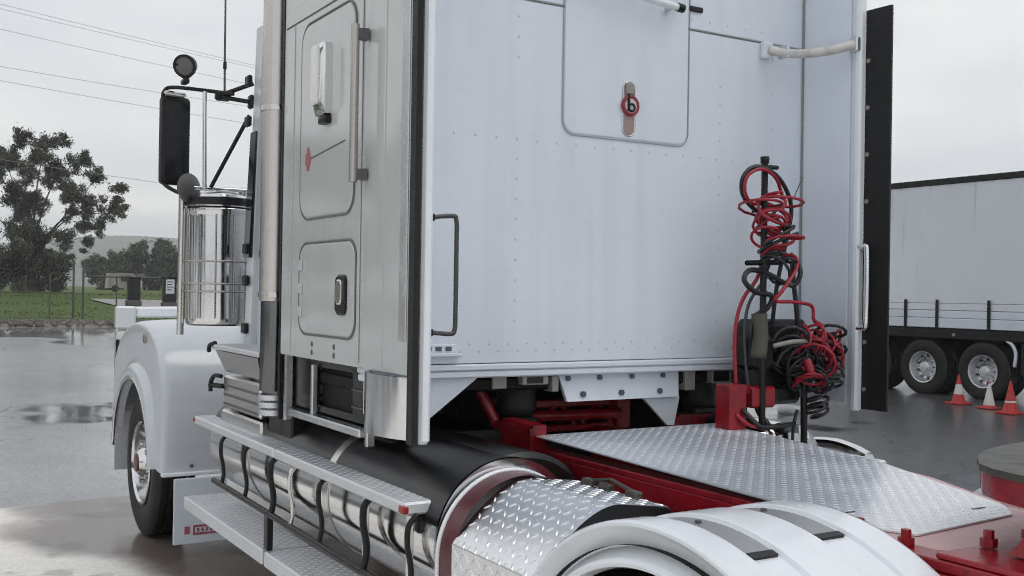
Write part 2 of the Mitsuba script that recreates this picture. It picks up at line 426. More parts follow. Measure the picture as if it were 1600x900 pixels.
# ------------------------------------------------------------------ trees
def leaf_mat(name, a, b):
    def fn(p, n, uv):
        t = fbm(p.x * 1.3, p.y * 1.3, p.z * 1.3, 2); return mix(a, b, t)
    return mat(name, {'type': 'principled', 'base_color': proc(fn), 'roughness': .55, 'specular': .4})


LEAF = leaf_mat('gum_leaves', (.036, .042, .030), (.10, .105, .072))
LEAF2 = leaf_mat('bush_leaves', (.050, .062, .045), (.10, .115, .080))
BARK = paint('bark', (.055, .047, .040), .6, .4, 5)


def leaves(blobs, per, size, seed, drop=.35, sig=.19):
    r = np.random.default_rng(seed); C, N = [], []
    for (x, y, z, R) in blobs:
        k = int(per * R ** 2)
        nc = max(4, int(9 * R)); cc = r.normal(0, 1, (nc, 3)); cc /= np.linalg.norm(cc, axis=1, keepdims=True); cc *= R * r.uniform(.35, 1.0, (nc, 1)); cc[:, 2] *= .95
        i = r.integers(0, nc, k); q = cc[i] + r.normal(0, sig * R ** .5, (k, 3)) * [1, 1, .9]
        C.append(q + [x, y, z])
    c = np.vstack(C); k = len(c)
    d = r.normal(0, 1, (k, 3)); d[:, 2] -= drop; d /= np.linalg.norm(d, axis=1, keepdims=True)
    s = np.cross(d, r.normal(0, 1, (k, 3))); s /= np.linalg.norm(s, axis=1, keepdims=True)
    L = size * r.uniform(.6, 1.3, (k, 1)); W = L * .3
    V = np.stack([c - d * L, c + s * W, c + d * L, c - s * W], 1).reshape(-1, 3); b = np.arange(k)[:, None] * 4
    return trimesh.Trimesh(V, np.vstack([b + [0, 1, 2], b + [0, 2, 3]]), process=False)


def tree(label, base, blobs, per, size, seed, leaf=LEAF, rtrunk=.3, group=None, cat='tree', name='tree', fork=.3):
    t = thing(name, label, cat, group)
    r = np.random.default_rng(seed + 99); base = np.array(base, float); zs = max(b[2] for b in blobs); top = np.array([base[0], base[1], base[2] + (zs - base[2]) * fork])
    obj('trunk', tube(spline([base - [0, 0, .3], base + (top - base) * .5 + [r.normal(0, .15), 0, 0], top], 5), np.linspace(rtrunk * 1.2, rtrunk * .8, 11), 10), BARK, t, smooth=True)
    ls = []
    for b in blobs[::4]:
        e = np.array(b[:3]); mid = (top + e) / 2 + r.normal(0, .25, 3) + [0, 0, .1 * np.linalg.norm(e - top)]
        st0 = base + (top - base) * r.uniform(.55, 1.0); mid = st0 + (e - st0) * np.array([.45, .5, .62]) + r.normal(0, .35, 3)
        ls.append(tube(spline([st0, mid, e], 5), np.linspace(rtrunk * .30, rtrunk * .05, 11), 6))
    obj('limbs', ls, BARK, t, smooth=True)
    obj('crown', leaves(blobs, per, size, seed), leaf, t, smooth=False)
    return t


def gum(base, pix, seed, sc=1 / 22.):
    bl = []; r = np.random.default_rng(seed)
    for (ax, az, R) in pix:
        x, y, z = base[0] + (ax - 50) * sc * .80, base[1] + r.uniform(-2.0, 2.0) + (ax - 50) * sc * -.5, base[2] + (455 - az) * sc
        bl.append((x, y, z, R))
        for _ in range(1): bl.append((x + r.normal(0, .75 * R), y + r.normal(0, 1.2 * R), z + r.normal(0, .6 * R), R * r.uniform(.45, .7)))
    return bl


big = [(8, 248, 1.1), (35, 222, .8), (78, 225, .85), (62, 250, 1.15), (100, 262, 1.0), (128, 262, .8), (150, 285, .75), (20, 300, 1.25), (62, 322, 1.0), (112, 300, 1.0), (150, 322, .95), (182, 300, .65), (180, 335, .7), (196, 318, .5),
       (130, 352, .7), (165, 352, .55), (95, 375, .95), (62, 380, 1.1), (22, 368, 1.2), (140, 382, .5), (70, 420, 1.1), (30, 420, 1.1), (95, 425, .8), (-15, 275, 1.2), (-40, 320, 1.4), (-30, 380, 1.4), (0, 430, 1.2), (112, 335, .55), (45, 275, .8), (50, 400, 1.2), (10, 405, 1.3), (85, 405, .9), (60, 440, .9), (90, 440, .7), (20, 440, 1.0), (-20, 425, 1.2), (40, 345, 1.2), (85, 290, .8)]
tree('tall dark gum tree with broken open crown on the grass at far left', (6.4, 75, 1.2), gum((6.4, 75, 1.2), big, 4), 1500, .125, 5, rtrunk=.28)
far = [('low rounded dark tree in the far row nearest the left gum tree', 23.2, 5.2), ('taller dark tree at the middle of the far row behind the gate', 27.8, 6.6), ('dark bushy tree of the far row right beside the air cleaner', 32.5, 6.2), ('dark tree of the far row mostly hidden behind the truck cab', 37.2, 6.6)]
for i, (lb, x, h) in enumerate(far):
    r = np.random.default_rng(40 + i); b0 = (x, 140, 1.2)
    bl = [(x + r.uniform(-2.4, 2.4), 140 + r.uniform(-2, 2), 1.2 + h * r.uniform(.18, .84), r.uniform(1.1, 1.8)) for _ in range(20)]
    tree(lb, b0, bl, 520, .24, 60 + i, LEAF2, .2, 'trees in the far row', fork=.25)
# unseen trees: row mirrored in the sleeper side, then more added to darken chrome
for i in range(18):
    r = np.random.default_rng(70 + i); h = r.uniform(9, 14.5)
    x, y = (-6 - i * 7.5, 70 - i * 2 + r.uniform(-3, 3)) if i < 9 else (-58 + r.uniform(-3, 3), 48 - (i - 9) * 9); b0 = (x, y, 0.0 if i >= 9 else 1.0)
    bl = [(x + r.uniform(-3.2, 3.2), y + r.uniform(-2, 2), 1 + h * r.uniform(.15, .9), r.uniform(1.2, 2.2)) for _ in range(18)]
    tree('unseen tree outside the left of the picture, mirrored by polished metal', b0, bl, 170, .42, 80 + i, LEAF2, .28, 'trees along the yard outside the frame')

# ------------------------------------------------------------------ fence, gate things, wires
STEEL = paint('dull_galvanised', (.10, .105, .105), .4, .2, 4)
fence = thing('chain_link_fence', 'grey chain link fence with posts along the near edge of the grass', 'fence')
for x in (-14.5, -9.8, -5.2, -.5, 4.31, 7.3): obj('post', tube([(x, 50, -.1), (x, 50, 2.25)], .035, 8), STEEL, fence, smooth=True)
for x in (5.35, 5.78): obj('post', tube([(x, 50, -.1), (x, 50, 2.95)], .05, 8), STEEL, fence, smooth=True)
for z in (.22, 1.42): obj('rail', tube([(-14.5, 50, z), (5.35, 50, z)], .022, 6), STEEL, fence, smooth=True)
obj('rail', tube([(5.78, 50, 2.2), (7.3, 50, 2.2), (10.4, 50, 2.2)], .045, 6), STEEL, fence, smooth=True)
wires = []
for k in range(-16, 132):
    x0 = -14.5 + k * .15
    for s in (1, -1):
        a, b = (x0, 0.1), (x0 + s * 2.0, 2.1)
        if min(a[0], b[0]) > -14.5 and max(a[0], b[0]) < 5.35: wires.append(tube([(a[0], 50, a[1]), (b[0], 50, b[1])], .0035, 3))
obj('wire_mesh', wires, STEEL, fence, smooth=False, kind='stuff')


def post_box(name, label, cat, x, y, z0, z1, w, sign=None):
    t = thing(name, label, cat)
    obj('cabinet', box(x - w / 2, x + w / 2, y - .2, y + .2, z0, z1, .02), BLACK, t)
    obj('cap', box(x - w / 2 - .03, x + w / 2 + .03, y - .23, y + .23, z1 + .002, z1 + .06, .01), BLACK, t)
    obj('plinth', box(x - w / 2 - .05, x + w / 2 + .05, y - .25, y + .25, z0 - .3, z0 - .003, .02), STEEL, t)
    if sign:
        obj('sign_face', box(x - w * .36, x + w * .3, y - .23, y - .204, z1 - .78, z1 - .08, .004), WHITE, t)
        for q in range(4): obj('printed_line', box(x - w * .28, x + w * .2 - .06 * (q % 2), y - .236, y - .2325, z1 - .22 - q * .13, z1 - .17 - q * .13, .001), GASKET, t)
    return t


post_box('utility_cabinet', 'plain black box standing beside the pale driveway', 'cabinet', 8.05, 49.8, 1.1, 2.15, .58)
post_box('gate_pillar', 'black gate pillar carrying a small white notice', 'pillar', 9.75, 49.8, 1.0, 2.2, .62, True)
t = thing('parked_van', 'small pale van parked far off behind the gate', 'van')
obj('body', hull([(15.2, 96, 1.55), (18.0, 96, 1.55), (15.2, 97.6, 1.55), (18.0, 97.6, 1.55), (15.3, 96.1, 2.9), (17.4, 96.1, 2.9), (15.3, 97.5, 2.9), (17.4, 97.5, 2.9), (18.0, 96.1, 2.1), (18, 97.5, 2.1)]), GREY, t)
for x in (15.8, 17.4): obj('wheel', lathe([(-.1, .05), (-.1, .3), (.1, .3), (.1, .05)], 'y', 20, (x, 96, 1.52)), RUBBER, t)
obj('window', box(16.3, 17.3, 95.97, 96.0, 2.2, 2.7, .005), GLASSD, t)
WIRE = paint('cable_grey', (.34, .345, .35), .4, .05)
wl = ['highest overhead cable of the six crossing the sky', 'second overhead cable, close below the highest', 'third overhead cable, alone in a wide gap of sky', 'fourth overhead cable, upper of the lower pair', 'fifth overhead cable, lower of the lower pair', 'lowest overhead cable, just above the gum tree']
for lb, a, b in zip(wl, [(2.3, 53.3, 15.5), (2.3, 53, 15.2), (2.1, 51.5, 13.9), (2., 49.7, 11.8), (1.9, 48.8, 11.), (4.6, 46.8, 7.)], [(16.6, 59.7, 15.5), (16.4, 59, 15.2), (16, 57.7, 13.9), (14.7, 53.2, 11.8), (15, 54.1, 11), (14.7, 53.1, 7)]):
    a, b = np.array(a), np.array(b); d = b - a
    P_ = np.array([a + d * s - np.array([0, 0, .9 * (1 - ((s - .6) / 2.6) ** 2) - .75]) for s in np.linspace(-2, 3.2, 27)])
    obj('overhead_cable', tube(P_, .010, 5), WIRE, smooth=True, label=lb, cat='cable', group='overhead cables')

# ------------------------------------------------------------------ sleeper
HW = 1.2; ZB, ZT = 1.48, 3.9
core = hull([(s * x, y, z) for s in (-1, 1) for x, y, z in [(HW - .012, .02, ZB + .02), (HW - .012, .885, ZB + .02), (HW - .012, .02, ZT - .4), (HW - .012, .885, ZT - .4), (HW - .25, .06, ZT), (HW - .25, .88, ZT)]])
part('sleeper_shell', core, WHITE)
part('side_panel', plate([(.0, ZB), (.906, ZB), (.906, 3.55), (.0, 3.55)], .012, .004, onto_left(-HW + .012)), SIDE)
part('side_panel', box(HW - .012, HW, 0, .9, ZB, 3.55, .003), WHITE)
rw = part('wall_panel', plate([(-HW + .012, 1.485), (HW - .012, 1.485), (HW - .012, 3.008), (-HW + .012, 3.008)], .02, .003, onto_rear(.02)), WHITE2)
part('wall_panel', plate([(-HW + .012, 3.016), (HW - .012, 3.016), (HW - .012, 3.6), (-HW + .012, 3.6)], .02, .003, onto_rear(.02)), WHITE2)
part('seam_strip', box(-HW + .012, .9, -.0032, .003, 3.009, 3.015, .001), GASKET2)
part('sill_rail', [box(-HW + .02, HW - .02, -.012, .06, 1.455, 1.482, .006), box(-HW + .02, HW - .02, -.006, .05, 1.425, 1.453, .006)], WHITE2)
riv = [(x, -.0005, 1.565) for x in np.arange(-1.08, .75, .092)] + [(x, -.0005, 1.535) for x in np.arange(-1.08, .75, .092) + .046]
for x in (-.5, .62, .96): riv += [(x, -.0005, z) for z in np.arange(1.66, 2.98, .085) if rng.random() < .8]
for z in (2.42,): riv += [(x, -.0005, z) for x in np.arange(-1.0, .9, .1)]
riv += [(x, -.0005, 3.06) for x in np.arange(-1.1, .9, .11)]
part('rivets', domes(riv, 'y', .0062, .0026), RIVET, kind='stuff')
hp = rrect(.684, 1.2, .055); hc = np.array([.073, 3.07])
rh = part('access_hatch', plate(hp + hc, .007, .003, onto_rear(-.0005)), WHITE2)
gl = np.array([(x, -.004, z) for x, z in rrect(.70, 1.216, .062) + hc])
part('gasket', tube(gl, .0024, 6, True), paint('hatch_seal', (.40, .41, .43), .3, .1), rh, smooth=True)
# hatch lock: long recessed grip with a red ringed lock on it
lk = part('lock_plate', plate(rrect(.062, .235, .03) + [.074, 2.603], .006, .002, onto_rear(-.0075)), paint('lock_grip', (.36, .27, .26), .22, .2, 20), rh)
part('lock_plate_rim', tube([(x, -.0105, z) for x, z in rrect(.066, .24, .032) + [.074, 2.603]], .0035, 6, True), CHROME2, rh, smooth=True)
part('lock_ring', lathe([(-.0, .033), (-.012, .034), (-.015, .040), (-.012, .046), (0, .047)], 'y', 36, (.076, -.0135, 2.617)), paint('lock_red', (.30, .03, .045), .2, .1), rh, smooth=True)
part('lock_core', lathe([(-.009, .0001), (-.009, .033)], 'y', 30, (.076, -.0135, 2.617)), paint('lock_face', (.62, .58, .57), .2, .1), rh)
part('lock_lever', cat_mesh([tube([(.062, -.026, 2.592), (.062, -.026, 2.665)], .006, 8), tube([(.079 + .016 * math.cos(a), -.026, 2.608 + .016 * math.sin(a)) for a in np.linspace(0, 6.283, 17)[:-1]], .005, 6, True)]), BLACK, rh, smooth=True)
part('lock_tip', [box(.05, .098, -.022, -.0137, 2.668, 2.718, .006)], GREY, rh)
th = part('hatch_handle', tube(spline([(-.25, -.012, 3.16), (-.24, -.06, 3.155), (-.1, -.062, 3.128), (.1, -.062, 3.098), (.30, -.062, 3.082)], 6), .017, 12), WHITE3, smooth=True)
part('end_cap', tube([(.30, -.062, 3.082), (.335, -.062, 3.079)], .02, 12), BLACK, th, smooth=True)
part('bracket', [box(.27, .29, -.062, -.002, 3.07, 3.092), box(-.25, -.23, -.05, -.002, 3.13, 3.17)], ALU, th)
part('vent_latch', box(.42, .5, -.012, -.002, 3.095, 3.12, .004), BLACK)
part('ledge', [box(-1.14, -.76, -.03, -.002, 1.515, 1.53, .003), box(-1.12, -.78, -.014, -.002, 1.53, 1.565, .003)], WHITE2)
part('vent_slot', [box(-1.10 + .045 * k, -1.072 + .045 * k, -.017, -.0145, 1.538, 1.556, .001) for k in range(7)], GASKET)

# left side hatch, locker, handle, lamp
def side_door(name, y0, y1, z0, z1, r):
    c = np.array([(y0 + y1) / 2, (z0 + z1) / 2])
    d = part(name, plate(rrect(y1 - y0, z1 - z0, r) + c, .009, .004, onto_left(-HW)), SIDE)
    part('gasket', tube([(-HW - .003, y, z) for y, z in rrect(y1 - y0 + .016, z1 - z0 + .016, r + .008) + c], .0045, 6, True), paint('side_seal', (.16, .16, .165), .3, .1) if 'side_seal' not in scene else 'side_seal', d, smooth=True)
    return d


sd = side_door('side_hatch', .065, .655, 2.085, 2.915, .085)
ld = side_door('locker_door', .035, .65, 1.592, 1.968, .07)
part('latch_surround', plate(rrect(.105, .16, .03) + [.15, 1.757], .012, .005, onto_left(-HW - .0095)), BLACK, ld)
part('latch_paddle', plate(rrect(.062, .10, .02) + [.148, 1.768], .008, .004, onto_left(-HW - .0218)), CHROME2, ld)
part('hinge', [box(-HW - .018, -HW - .0095, .60, .64, z - .022, z + .022, .004) for z in (1.68, 1.78, 1.88)], WHITE, ld)
lamp = part('side_lamp', plate(rrect(.115, .30, .025) + [.345, 2.64], .05, .018, onto_left(-HW - .009)), CHROME)
part('lamp_lens', plate(rrect(.075, .24, .012) + [.345, 2.655], .012, .004, onto_left(-HW - .0595)), paint('clear_lens', (.80, .80, .79), .12, .08, 30), lamp)
part('lamp_foot', plate(rrect(.085, .034, .012) + [.335, 2.474], .034, .008, onto_left(-HW - .009)), BLACK, lamp)
gb = part('grab_bar', tube([(-1.258, -.062, 2.185), (-1.258, -.062, 2.78)], .0165, 14), BARM, smooth=True)
for z in (2.215, 2.745): part('mount', hull([(-1.266, -.075, z - .018), (-1.266, -.05, z - .018), (-1.209, -.082, z - .022), (-1.209, -.045, z - .022), (-1.266, -.075, z + .018), (-1.266, -.05, z + .018), (-1.209, -.082, z + .022), (-1.209, -.045, z + .022)]), GASKET, gb)
part('side_badge', [lathe([(-.004, .0001), (-.004, .03), (0, .032)], 'x', 20, (-HW - .0095, .555, 2.33)), box(-HW - .014, -HW - .0095, .545, .565, 2.285, 2.385, .002), box(-HW - .0141, -HW - .0098, .53, .58, 2.345, 2.36, .002)], DECAL, sd)
part('pin_stripe', hull([(-HW - .0115, .53, 2.337), (-HW - .0115, .53, 2.331), (-HW - .0115, .14, 2.372), (-HW - .0115, .14, 2.367), (-HW - .009, .53, 2.337), (-HW - .009, .14, 2.367)]), GASKET, sd)
part('trim_strip', box(-HW - .003, -HW + .004, .02, .88, 2.955, 2.963, .001), GASKET)
part('rivets', domes([(-HW - .0003, y, 1.545) for y in (.25, .5)] + [(-HW - .0003, y, 1.51) for y in (.25, .5)], 'x', .013, .004), GASKET, kind='stuff')
part('rivets', domes([(-HW - .0003, y, z) for y in (-.03, -.25) for z in np.arange(1.56, 3.2, .12)] + [(-HW - .0003, y, 3.03) for y in np.arange(.05, .9, .1)], 'x', .006, .0025), WHITE, kind='stuff')
part('corner_trim', box(-HW - .004, -HW + .02, .905, .925, 1.18, 3.6, .004), BLACK)

# side extenders
def bowed(x, y0, y1, z0, z1, bow, n=8):
    yy = np.linspace(y0, y1, n); xx = x - np.sign(x) * 0 + np.sign(x) * bow * (1 - ((yy - (y0 + y1) / 2) / ((y1 - y0) / 2)) ** 2)
    poly = np.r_[np.c_[xx, yy], np.c_[xx - np.sign(x) * .02, yy][::-1]]
    return prism(poly, z0, z1, 'z')


le = part('side_extender', bowed(-HW, -.44, -.004, ZB + .002, 3.6, .004), SIDE)
part('joint_cover', [box(-HW - .0075, -HW - .002, -.012, .010, 1.5, 3.6, .002), box(-HW - .004, -HW - .0005, .765, .775, 1.5, 2.95, .001), box(-HW - .008, -HW - .003, -.235, -.225, 1.5, 3.6, .001)], SIDE, le)
part('light_strip', box(-HW - .006, -HW - .0015, -.43, -.37, 1.6, 2.83, .002), ALU, le)
part('fairing_skirt', bowed(-HW + .004, -.44, -.06, 1.255, ZB - .006, .05, 14), CHROME, le)
part('edge_trim', box(-HW + .020, -HW + .066, -.50, -.43, 1.245, 3.6, .012), WHITE3, le)
part('rubber_strip', prism([(-HW - .004, -.445), (-HW + .016, -.445), (-HW + .016, -.50), (-HW + .004, -.515), (-HW - .010, -.50)], 1.245, 3.6, 'z'), RUBBER, le)
part('lining', box(-HW + .022, -HW + .030, -.43, -.004, 1.30, 3.6, .002), WHITE2, le)
re_ = part('side_extender', box(HW - .022, HW, -.335, -.004, 1.27, 3.6, .003), WHITE2)
part('lining', box(HW - .034, HW - .0225, -.30, -.004, 1.275, 3.6, .004), WHITE2, re_)
part('edge_trim', box(HW - .05, HW - .004, -.375, -.337, 1.245, 3.6, .010), WHITE3, re_)
part('rubber_strip', hull([(HW - .012, -.37, 1.255), (HW + .004, -.37, 1.255), (HW + .01, -.51, 1.255), (HW - .006, -.515, 1.255), (HW - .012, -.37, 3.13), (HW + .004, -.37, 3.13), (HW + .01, -.51, 3.13), (HW - .006, -.515, 3.13)]), RUBBER, re_)
part('fixing', [bolt((HW - .0123, -.392, z), 'x', .011, -.008) for z in np.arange(1.35, 3.1, .22)], GREY, re_)
part('fairing_bracket', [box(1.02, HW - .036, -.14, -.05, 1.46, 1.475, .004), box(1.05, HW - .036, -.14, -.12, 1.475, 1.56, .004)], WHITE2, re_)
part('corner_seam', box(HW - .045, HW - .036, -.009, -.0025, 1.49, 3.6, .003), GASKET2)
br = part('extender_brace', tube(spline([(.90, -.03, 2.972), (.95, -.08, 2.955), (1.0, -.18, 2.94), (1.06, -.28, 2.945), (1.145, -.345, 2.972)], 6), .022, 12), paint('strap_white', (.70, .70, .71), .3, .25, 25), smooth=True)
part('bracket', [box(.868, .93, -.035, -.002, 2.93, 3.01, .006)], WHITE2, br)
part('clamp', [box(1.13, 1.165, -.37, -.32, 2.935, 3.005, .006), box(.945, .957, -.115, -.045, 2.925, 2.99, .006)], ALU, br)
g1 = part('grab_handle', tube(spline([(-1.14, -.47, 2.035), (-1.05, -.47, 2.045), (-1.032, -.47, 2.03), (-1.03, -.47, 1.95), (-1.03, -.47, 1.72), (-1.032, -.47, 1.645), (-1.05, -.47, 1.628), (-1.14, -.47, 1.635)], 6), .0085, 10), paint('bar_dark', (.05, .05, .052), .1, .1), smooth=True)
part('foot', [box(-1.138, -1.122, -.485, -.455, z - .013, z + .013, .004) for z in (2.036, 1.634)], BLACK, g1)
g2 = part('grab_handle', tube(spline([(1.165, -.35, 2.02), (1.165, -.40, 2.015), (1.165, -.415, 1.99), (1.165, -.415, 1.67), (1.165, -.40, 1.64), (1.165, -.35, 1.635)], 6), .014, 10), CHROME, smooth=True)

# ------------------------------------------------------------------ under the sleeper
part('cab_floor', [box(-1.1, 1.1, .06, .95, 1.36, 1.42, .01), box(-.85, .85, .951, 2.1, 1.36, 1.415, .01)], DARK)
part('dark_blocker', box(.50, 1.08, .25, 2.2, .95, 1.355, .02), DARK)  # added dark box blocking the view through under the cab
part('engine_bay', box(-.34, .34, .75, 4.6, .62, 1.355, .02), DARK)
us = part('skirt_panel', [box(-1.12, -1.10, .66, .95, 1.24, 1.475), box(-1.12, -1.10, -.06, .24, 1.24, 1.475), box(-1.12, -1.10, .24, .66, 1.435, 1.475), box(-1.12, -1.10, .24, .66, 1.24, 1.27)], paint('dark_reflection_panel', (.012, .0125, .012), .06, .3))  # dark reflection put into the panel colour
part('panel_post', box(-1.165, -1.125, .93, .985, 1.17, 1.475, .006), ALU, us)
part('panel_post', box(-1.15, -1.125, .62, .645, 1.20, 1.45, .004), ALU, us)
part('panel_post', box(-1.16, -1.125, -.005, .02, 1.17, 1.47, .004), CHROME2, us)
part('sill', box(-1.17, -1.04, .05, .90, 1.20, 1.232, .006), ALU, us)
part('locker_liner', [box(-1.09, -.7, .24, .66, 1.25, 1.43)], DARK, us)
part('panel_rib', [box(-1.128, -1.1215, .05, .235, 1.30, 1.306, .001), box(-1.128, -1.1215, .05, .235, 1.37, 1.376, .001)], GASKET, us)
part('battery_box', [box(-1.0, -.45, .1, .9, .98, 1.19, .02)], DARK)

# rear cross panel, gussets, air springs, red cross beams
cp = part('cross_panel', hull([(-.235, .06, 1.424), (.44, .06, 1.424), (-.205, .03, 1.305), (.42, .03, 1.305), (-.235, .08, 1.424), (.44, .08, 1.424), (-.205, .05, 1.305), (.42, .05, 1.305)]), WHITE2)
part('bolt', [bolt((x, .038, 1.335), 'y', .014, -.012) for x in (-.12, .09, .31)] + [bolt((x, .052, 1.405), 'y', .012, -.010) for x in (-.19, -.02, .16, .34)], GASKET, cp)
part('side_gusset', prism([(-.99, 1.424), (-.66, 1.424), (-.97, 1.20), (-1.0, 1.20)], .02, .035, 'y'), WHITE2)
part('side_gusset', hull([(.24, .06, 1.30), (.45, .06, 1.30), (.42, .06, 1.17), (.38, .06, 1.17), (.24, .075, 1.30), (.45, .075, 1.30), (.42, .075, 1.17), (.38, .075, 1.17)]), WHITE2)
part('mount_block', [box(-.57, -.50, .05, .13, 1.37, 1.424), box(-.44, -.31, .02, .12, 1.385, 1.424), box(-.285, -.25, .03, .1, 1.35, 1.42), box(.47, .53, .04, .1, 1.33, 1.424), box(.62, .74, .02, .12, 1.36, 1.424)], GREY)
part('mount_void', [box(-.42, -.34, .016, .019, 1.392, 1.418, .001), box(.62, .72, .016, .019, 1.37, 1.418, .001)], BLACK)
for x in (-.365, .68):
    a = part('air_spring', lathe([(1.235, .001), (1.235, .07), (1.25, .088), (1.28, .094), (1.31, .088), (1.33, .086), (1.35, .094), (1.375, .09), (1.385, .06), (1.385, .001)], 'z', 28, (x, .2, 0)), RUBBER, smooth=40)
    part('base_plate', box(x - .07, x + .07, .13, .27, 1.205, 1.233, .005), BLACK, a)
for s, nm in ((-1, 'left'), (1, 'right')):
    x0, x1 = (-.45, -.375) if s < 0 else (.20, .275)
    fr = part('chassis_rail', [box(x0, x1, -4.6, 5.1, 1.115, 1.138, .004), box(x0, x1, -4.6, 5.1, .86, .885, .004), box(*((x0, x0 + .012) if s < 0 else (x1 - .012, x1)), -4.6, 5.1, .885, 1.115, .003)], RED)
    bl = [bolt((-.4505 if s < 0 else .2755, y, z), 'x', .013, s * .012) for y in np.arange(-1.0, .2, .17) for z in (.95, 1.05)]
    part('bolt', bl, RED, fr)
tw = part('tower_bracket', hull([(-.475, -.105, 1.10), (-.40, -.105, 1.10), (-.475, .10, 1.10), (-.40, .10, 1.10), (-.475, -.12, 1.232), (-.41, -.12, 1.232), (-.475, .13, 1.238), (-.41, .13, 1.238)]), RED)
part('side_plate', prism([(-.12, .90), (.14, .90), (.19, 1.10), (.16, 1.225), (-.125, 1.22)], -.492, -.478, 'x'), RED, tw)
part('brace_tube', tube([(-.52, .25, 1.345), (-.46, .22, 1.22), (-.43, .15, 1.06)], .024, 10), RED, smooth=True)
part('tower_bracket', [box(.53, .60, .22, .42, 1.0, 1.19, .008), hull([(.60, .24, 1.19), (.86, .22, 1.185), (.86, .22, 1.10), (.60, .24, 1.0), (.60, .40, 1.19), (.86, .40, 1.185), (.86, .40, 1.10), (.6, .4, 1.0)])], RED)
cb = part('cross_beam', [box(-.30, .375, .40, .44, 1.235, 1.272, .006), box(-.30, .375, .40, .44, 1.12, 1.15, .006), box(-.34, -.26, .36, .48, 1.12, 1.30, .01), box(.32, .40, .36, .46, 1.12, 1.28, .01)], RED)
for a, b in (((-.24, 1.15), (-.13, 1.24)), ((-.13, 1.15), (-.02, 1.24)), ((0.02, 1.24), (.10, 1.15)), ((.14, 1.15), (.22, 1.24)), ((.24, 1.24), (.31, 1.15))):
    part('lattice_bar', tube([(a[0], .415, a[1]), (b[0], .415, b[1])], .015, 8), RED, cb, smooth=True)
part('cross_tube', tube([(-.26, .35, 1.205), (.32, .35, 1.20)], .026, 12), RED, cb, smooth=True)
part('drive_shaft', tube([(0, -2, .8), (0, 1.6, .92)], .06, 14), DARK, smooth=True)
part('gearbox', box(-.3, .3, .5, 1.5, .7, 1.1, .05), DARK)

# ------------------------------------------------------------------ deck plates
def zdeck(y): return 1.182 + .022 * (y + .2)
dk = [(-.455, -.08), (-.455, -1.42), (.455, -1.10), (.56, -.2), (.57, -.06)]
def deck_mesh(poly, t=.005, dz=0):
    p = np.array(poly); m = trimesh.creation.extrude_polygon(sg.Polygon(p), t, engine='earcut'); v = m.vertices.copy(); v[:, 2] += zdeck(v[:, 1]) + dz; return trimesh.Trimesh(v, m.faces, process=False)
deck = sg.Polygon([(-.455, -.10), (-.455, -1.82), (-.40, -1.93), (.08, -1.885), (.17, -1.80), (.40, -1.20), (.432, -1.115), (.56, -.2), (.565, -.09)])
def deck_fn(u, v): return np.c_[u, v, zdeck(v) + .005], np.tile([0, 0, 1.], (len(u), 1))
import shapely
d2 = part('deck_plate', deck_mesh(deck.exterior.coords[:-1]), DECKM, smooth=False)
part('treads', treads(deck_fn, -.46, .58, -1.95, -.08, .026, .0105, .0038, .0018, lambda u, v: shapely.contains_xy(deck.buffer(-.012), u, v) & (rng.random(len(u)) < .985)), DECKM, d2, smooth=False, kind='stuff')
part('slot', [box(-.40, -.34, -1.67, -1.662, zdeck(-1.67) + .0055, zdeck(-1.67) + .007, .0005), box(.02, .08, -1.80, -1.79, zdeck(-1.8) + .0055, zdeck(-1.8) + .007, .0005)], BLACK, d2)
part('deck_bearer', [box(-.37, .37, y - .02, y + .02, 1.139, 1.145, .002) for y in (-.3, -.7)], DARK)
part('deck_flange', deck_mesh([(.28, -1.20), (.435, -1.20), (.41, -1.36), (.25, -1.74), (.1, -1.74)], .004, -.012), PINK, smooth=False)
part('deck_flange', deck_mesh([(-.50, -1.76), (.18, -1.76), (.20, -1.86), (.12, -1.99), (-.02, -2.10), (-.40, -2.115), (-.53, -1.97)], .004, -.006), PINK, smooth=False)

# ------------------------------------------------------------------ fifth wheel and its base
FW = [(-.47, -2.6), (-.46, -2.42), (-.445, -2.26), (-.415, -2.16), (-.37, -2.09), (-.27, -2.012), (-.15, -1.95), (0, -1.905), (.13, -1.89), (.26, -1.91), (.36, -1.97), (.43, -2.08), (.47, -2.25), (.48, -2.6)]
fwt = part('fifth_wheel_plate', prism(FW + [(.2, -3.1), (.06, -3.1), (.03, -2.7), (-.03, -2.7), (-.06, -3.1), (-.2, -3.1)], 1.342, 1.360, 'z'), GREASE)
part('rim_skirt', prism([(x * .985, -2.5 + (y + 2.5) * .985) for x, y in FW], 1.282, 1.3405, 'z'), RED, fwt, smooth=40)
part('pivot_block', [hull([(s * .30, -2.30, 1.28), (s * .41, -2.30, 1.28), (s * .30, -2.58, 1.28), (s * .41, -2.58, 1.28), (s * .26, -2.22, 1.163), (s * .44, -2.22, 1.163), (s * .26, -2.7, 1.163), (s * .46, -2.7, 1.163)]) for s in (-1, 1)], RED, fwt)
part('lug', box(.05, .16, -2.05, -1.97, 1.3605, 1.372, .004), GREY, fwt)
fb = part('subframe', [box(-.56, .56, -3.2, -2.105, 1.143, 1.158, .004), box(-.58, -.475, -3.2, -1.72, 1.05, 1.112, .006), box(-.565, -.475, -3.2, -1.78, 1.1135, 1.142, .004)], RED)
for x, y in ((-.40, -2.14), (-.22, -2.135), (-.05, -2.13), (.10, -2.13), (-.51, -1.83), (-.51, -1.98)):
    zz = 1.161 if y < -2.1 else 1.1425
    part('stud', cat_mesh([bolt((x, y, zz), 'z', .021, .022), bolt((x, y, zz + .022), 'z', .013, .02)]), RED, fb)

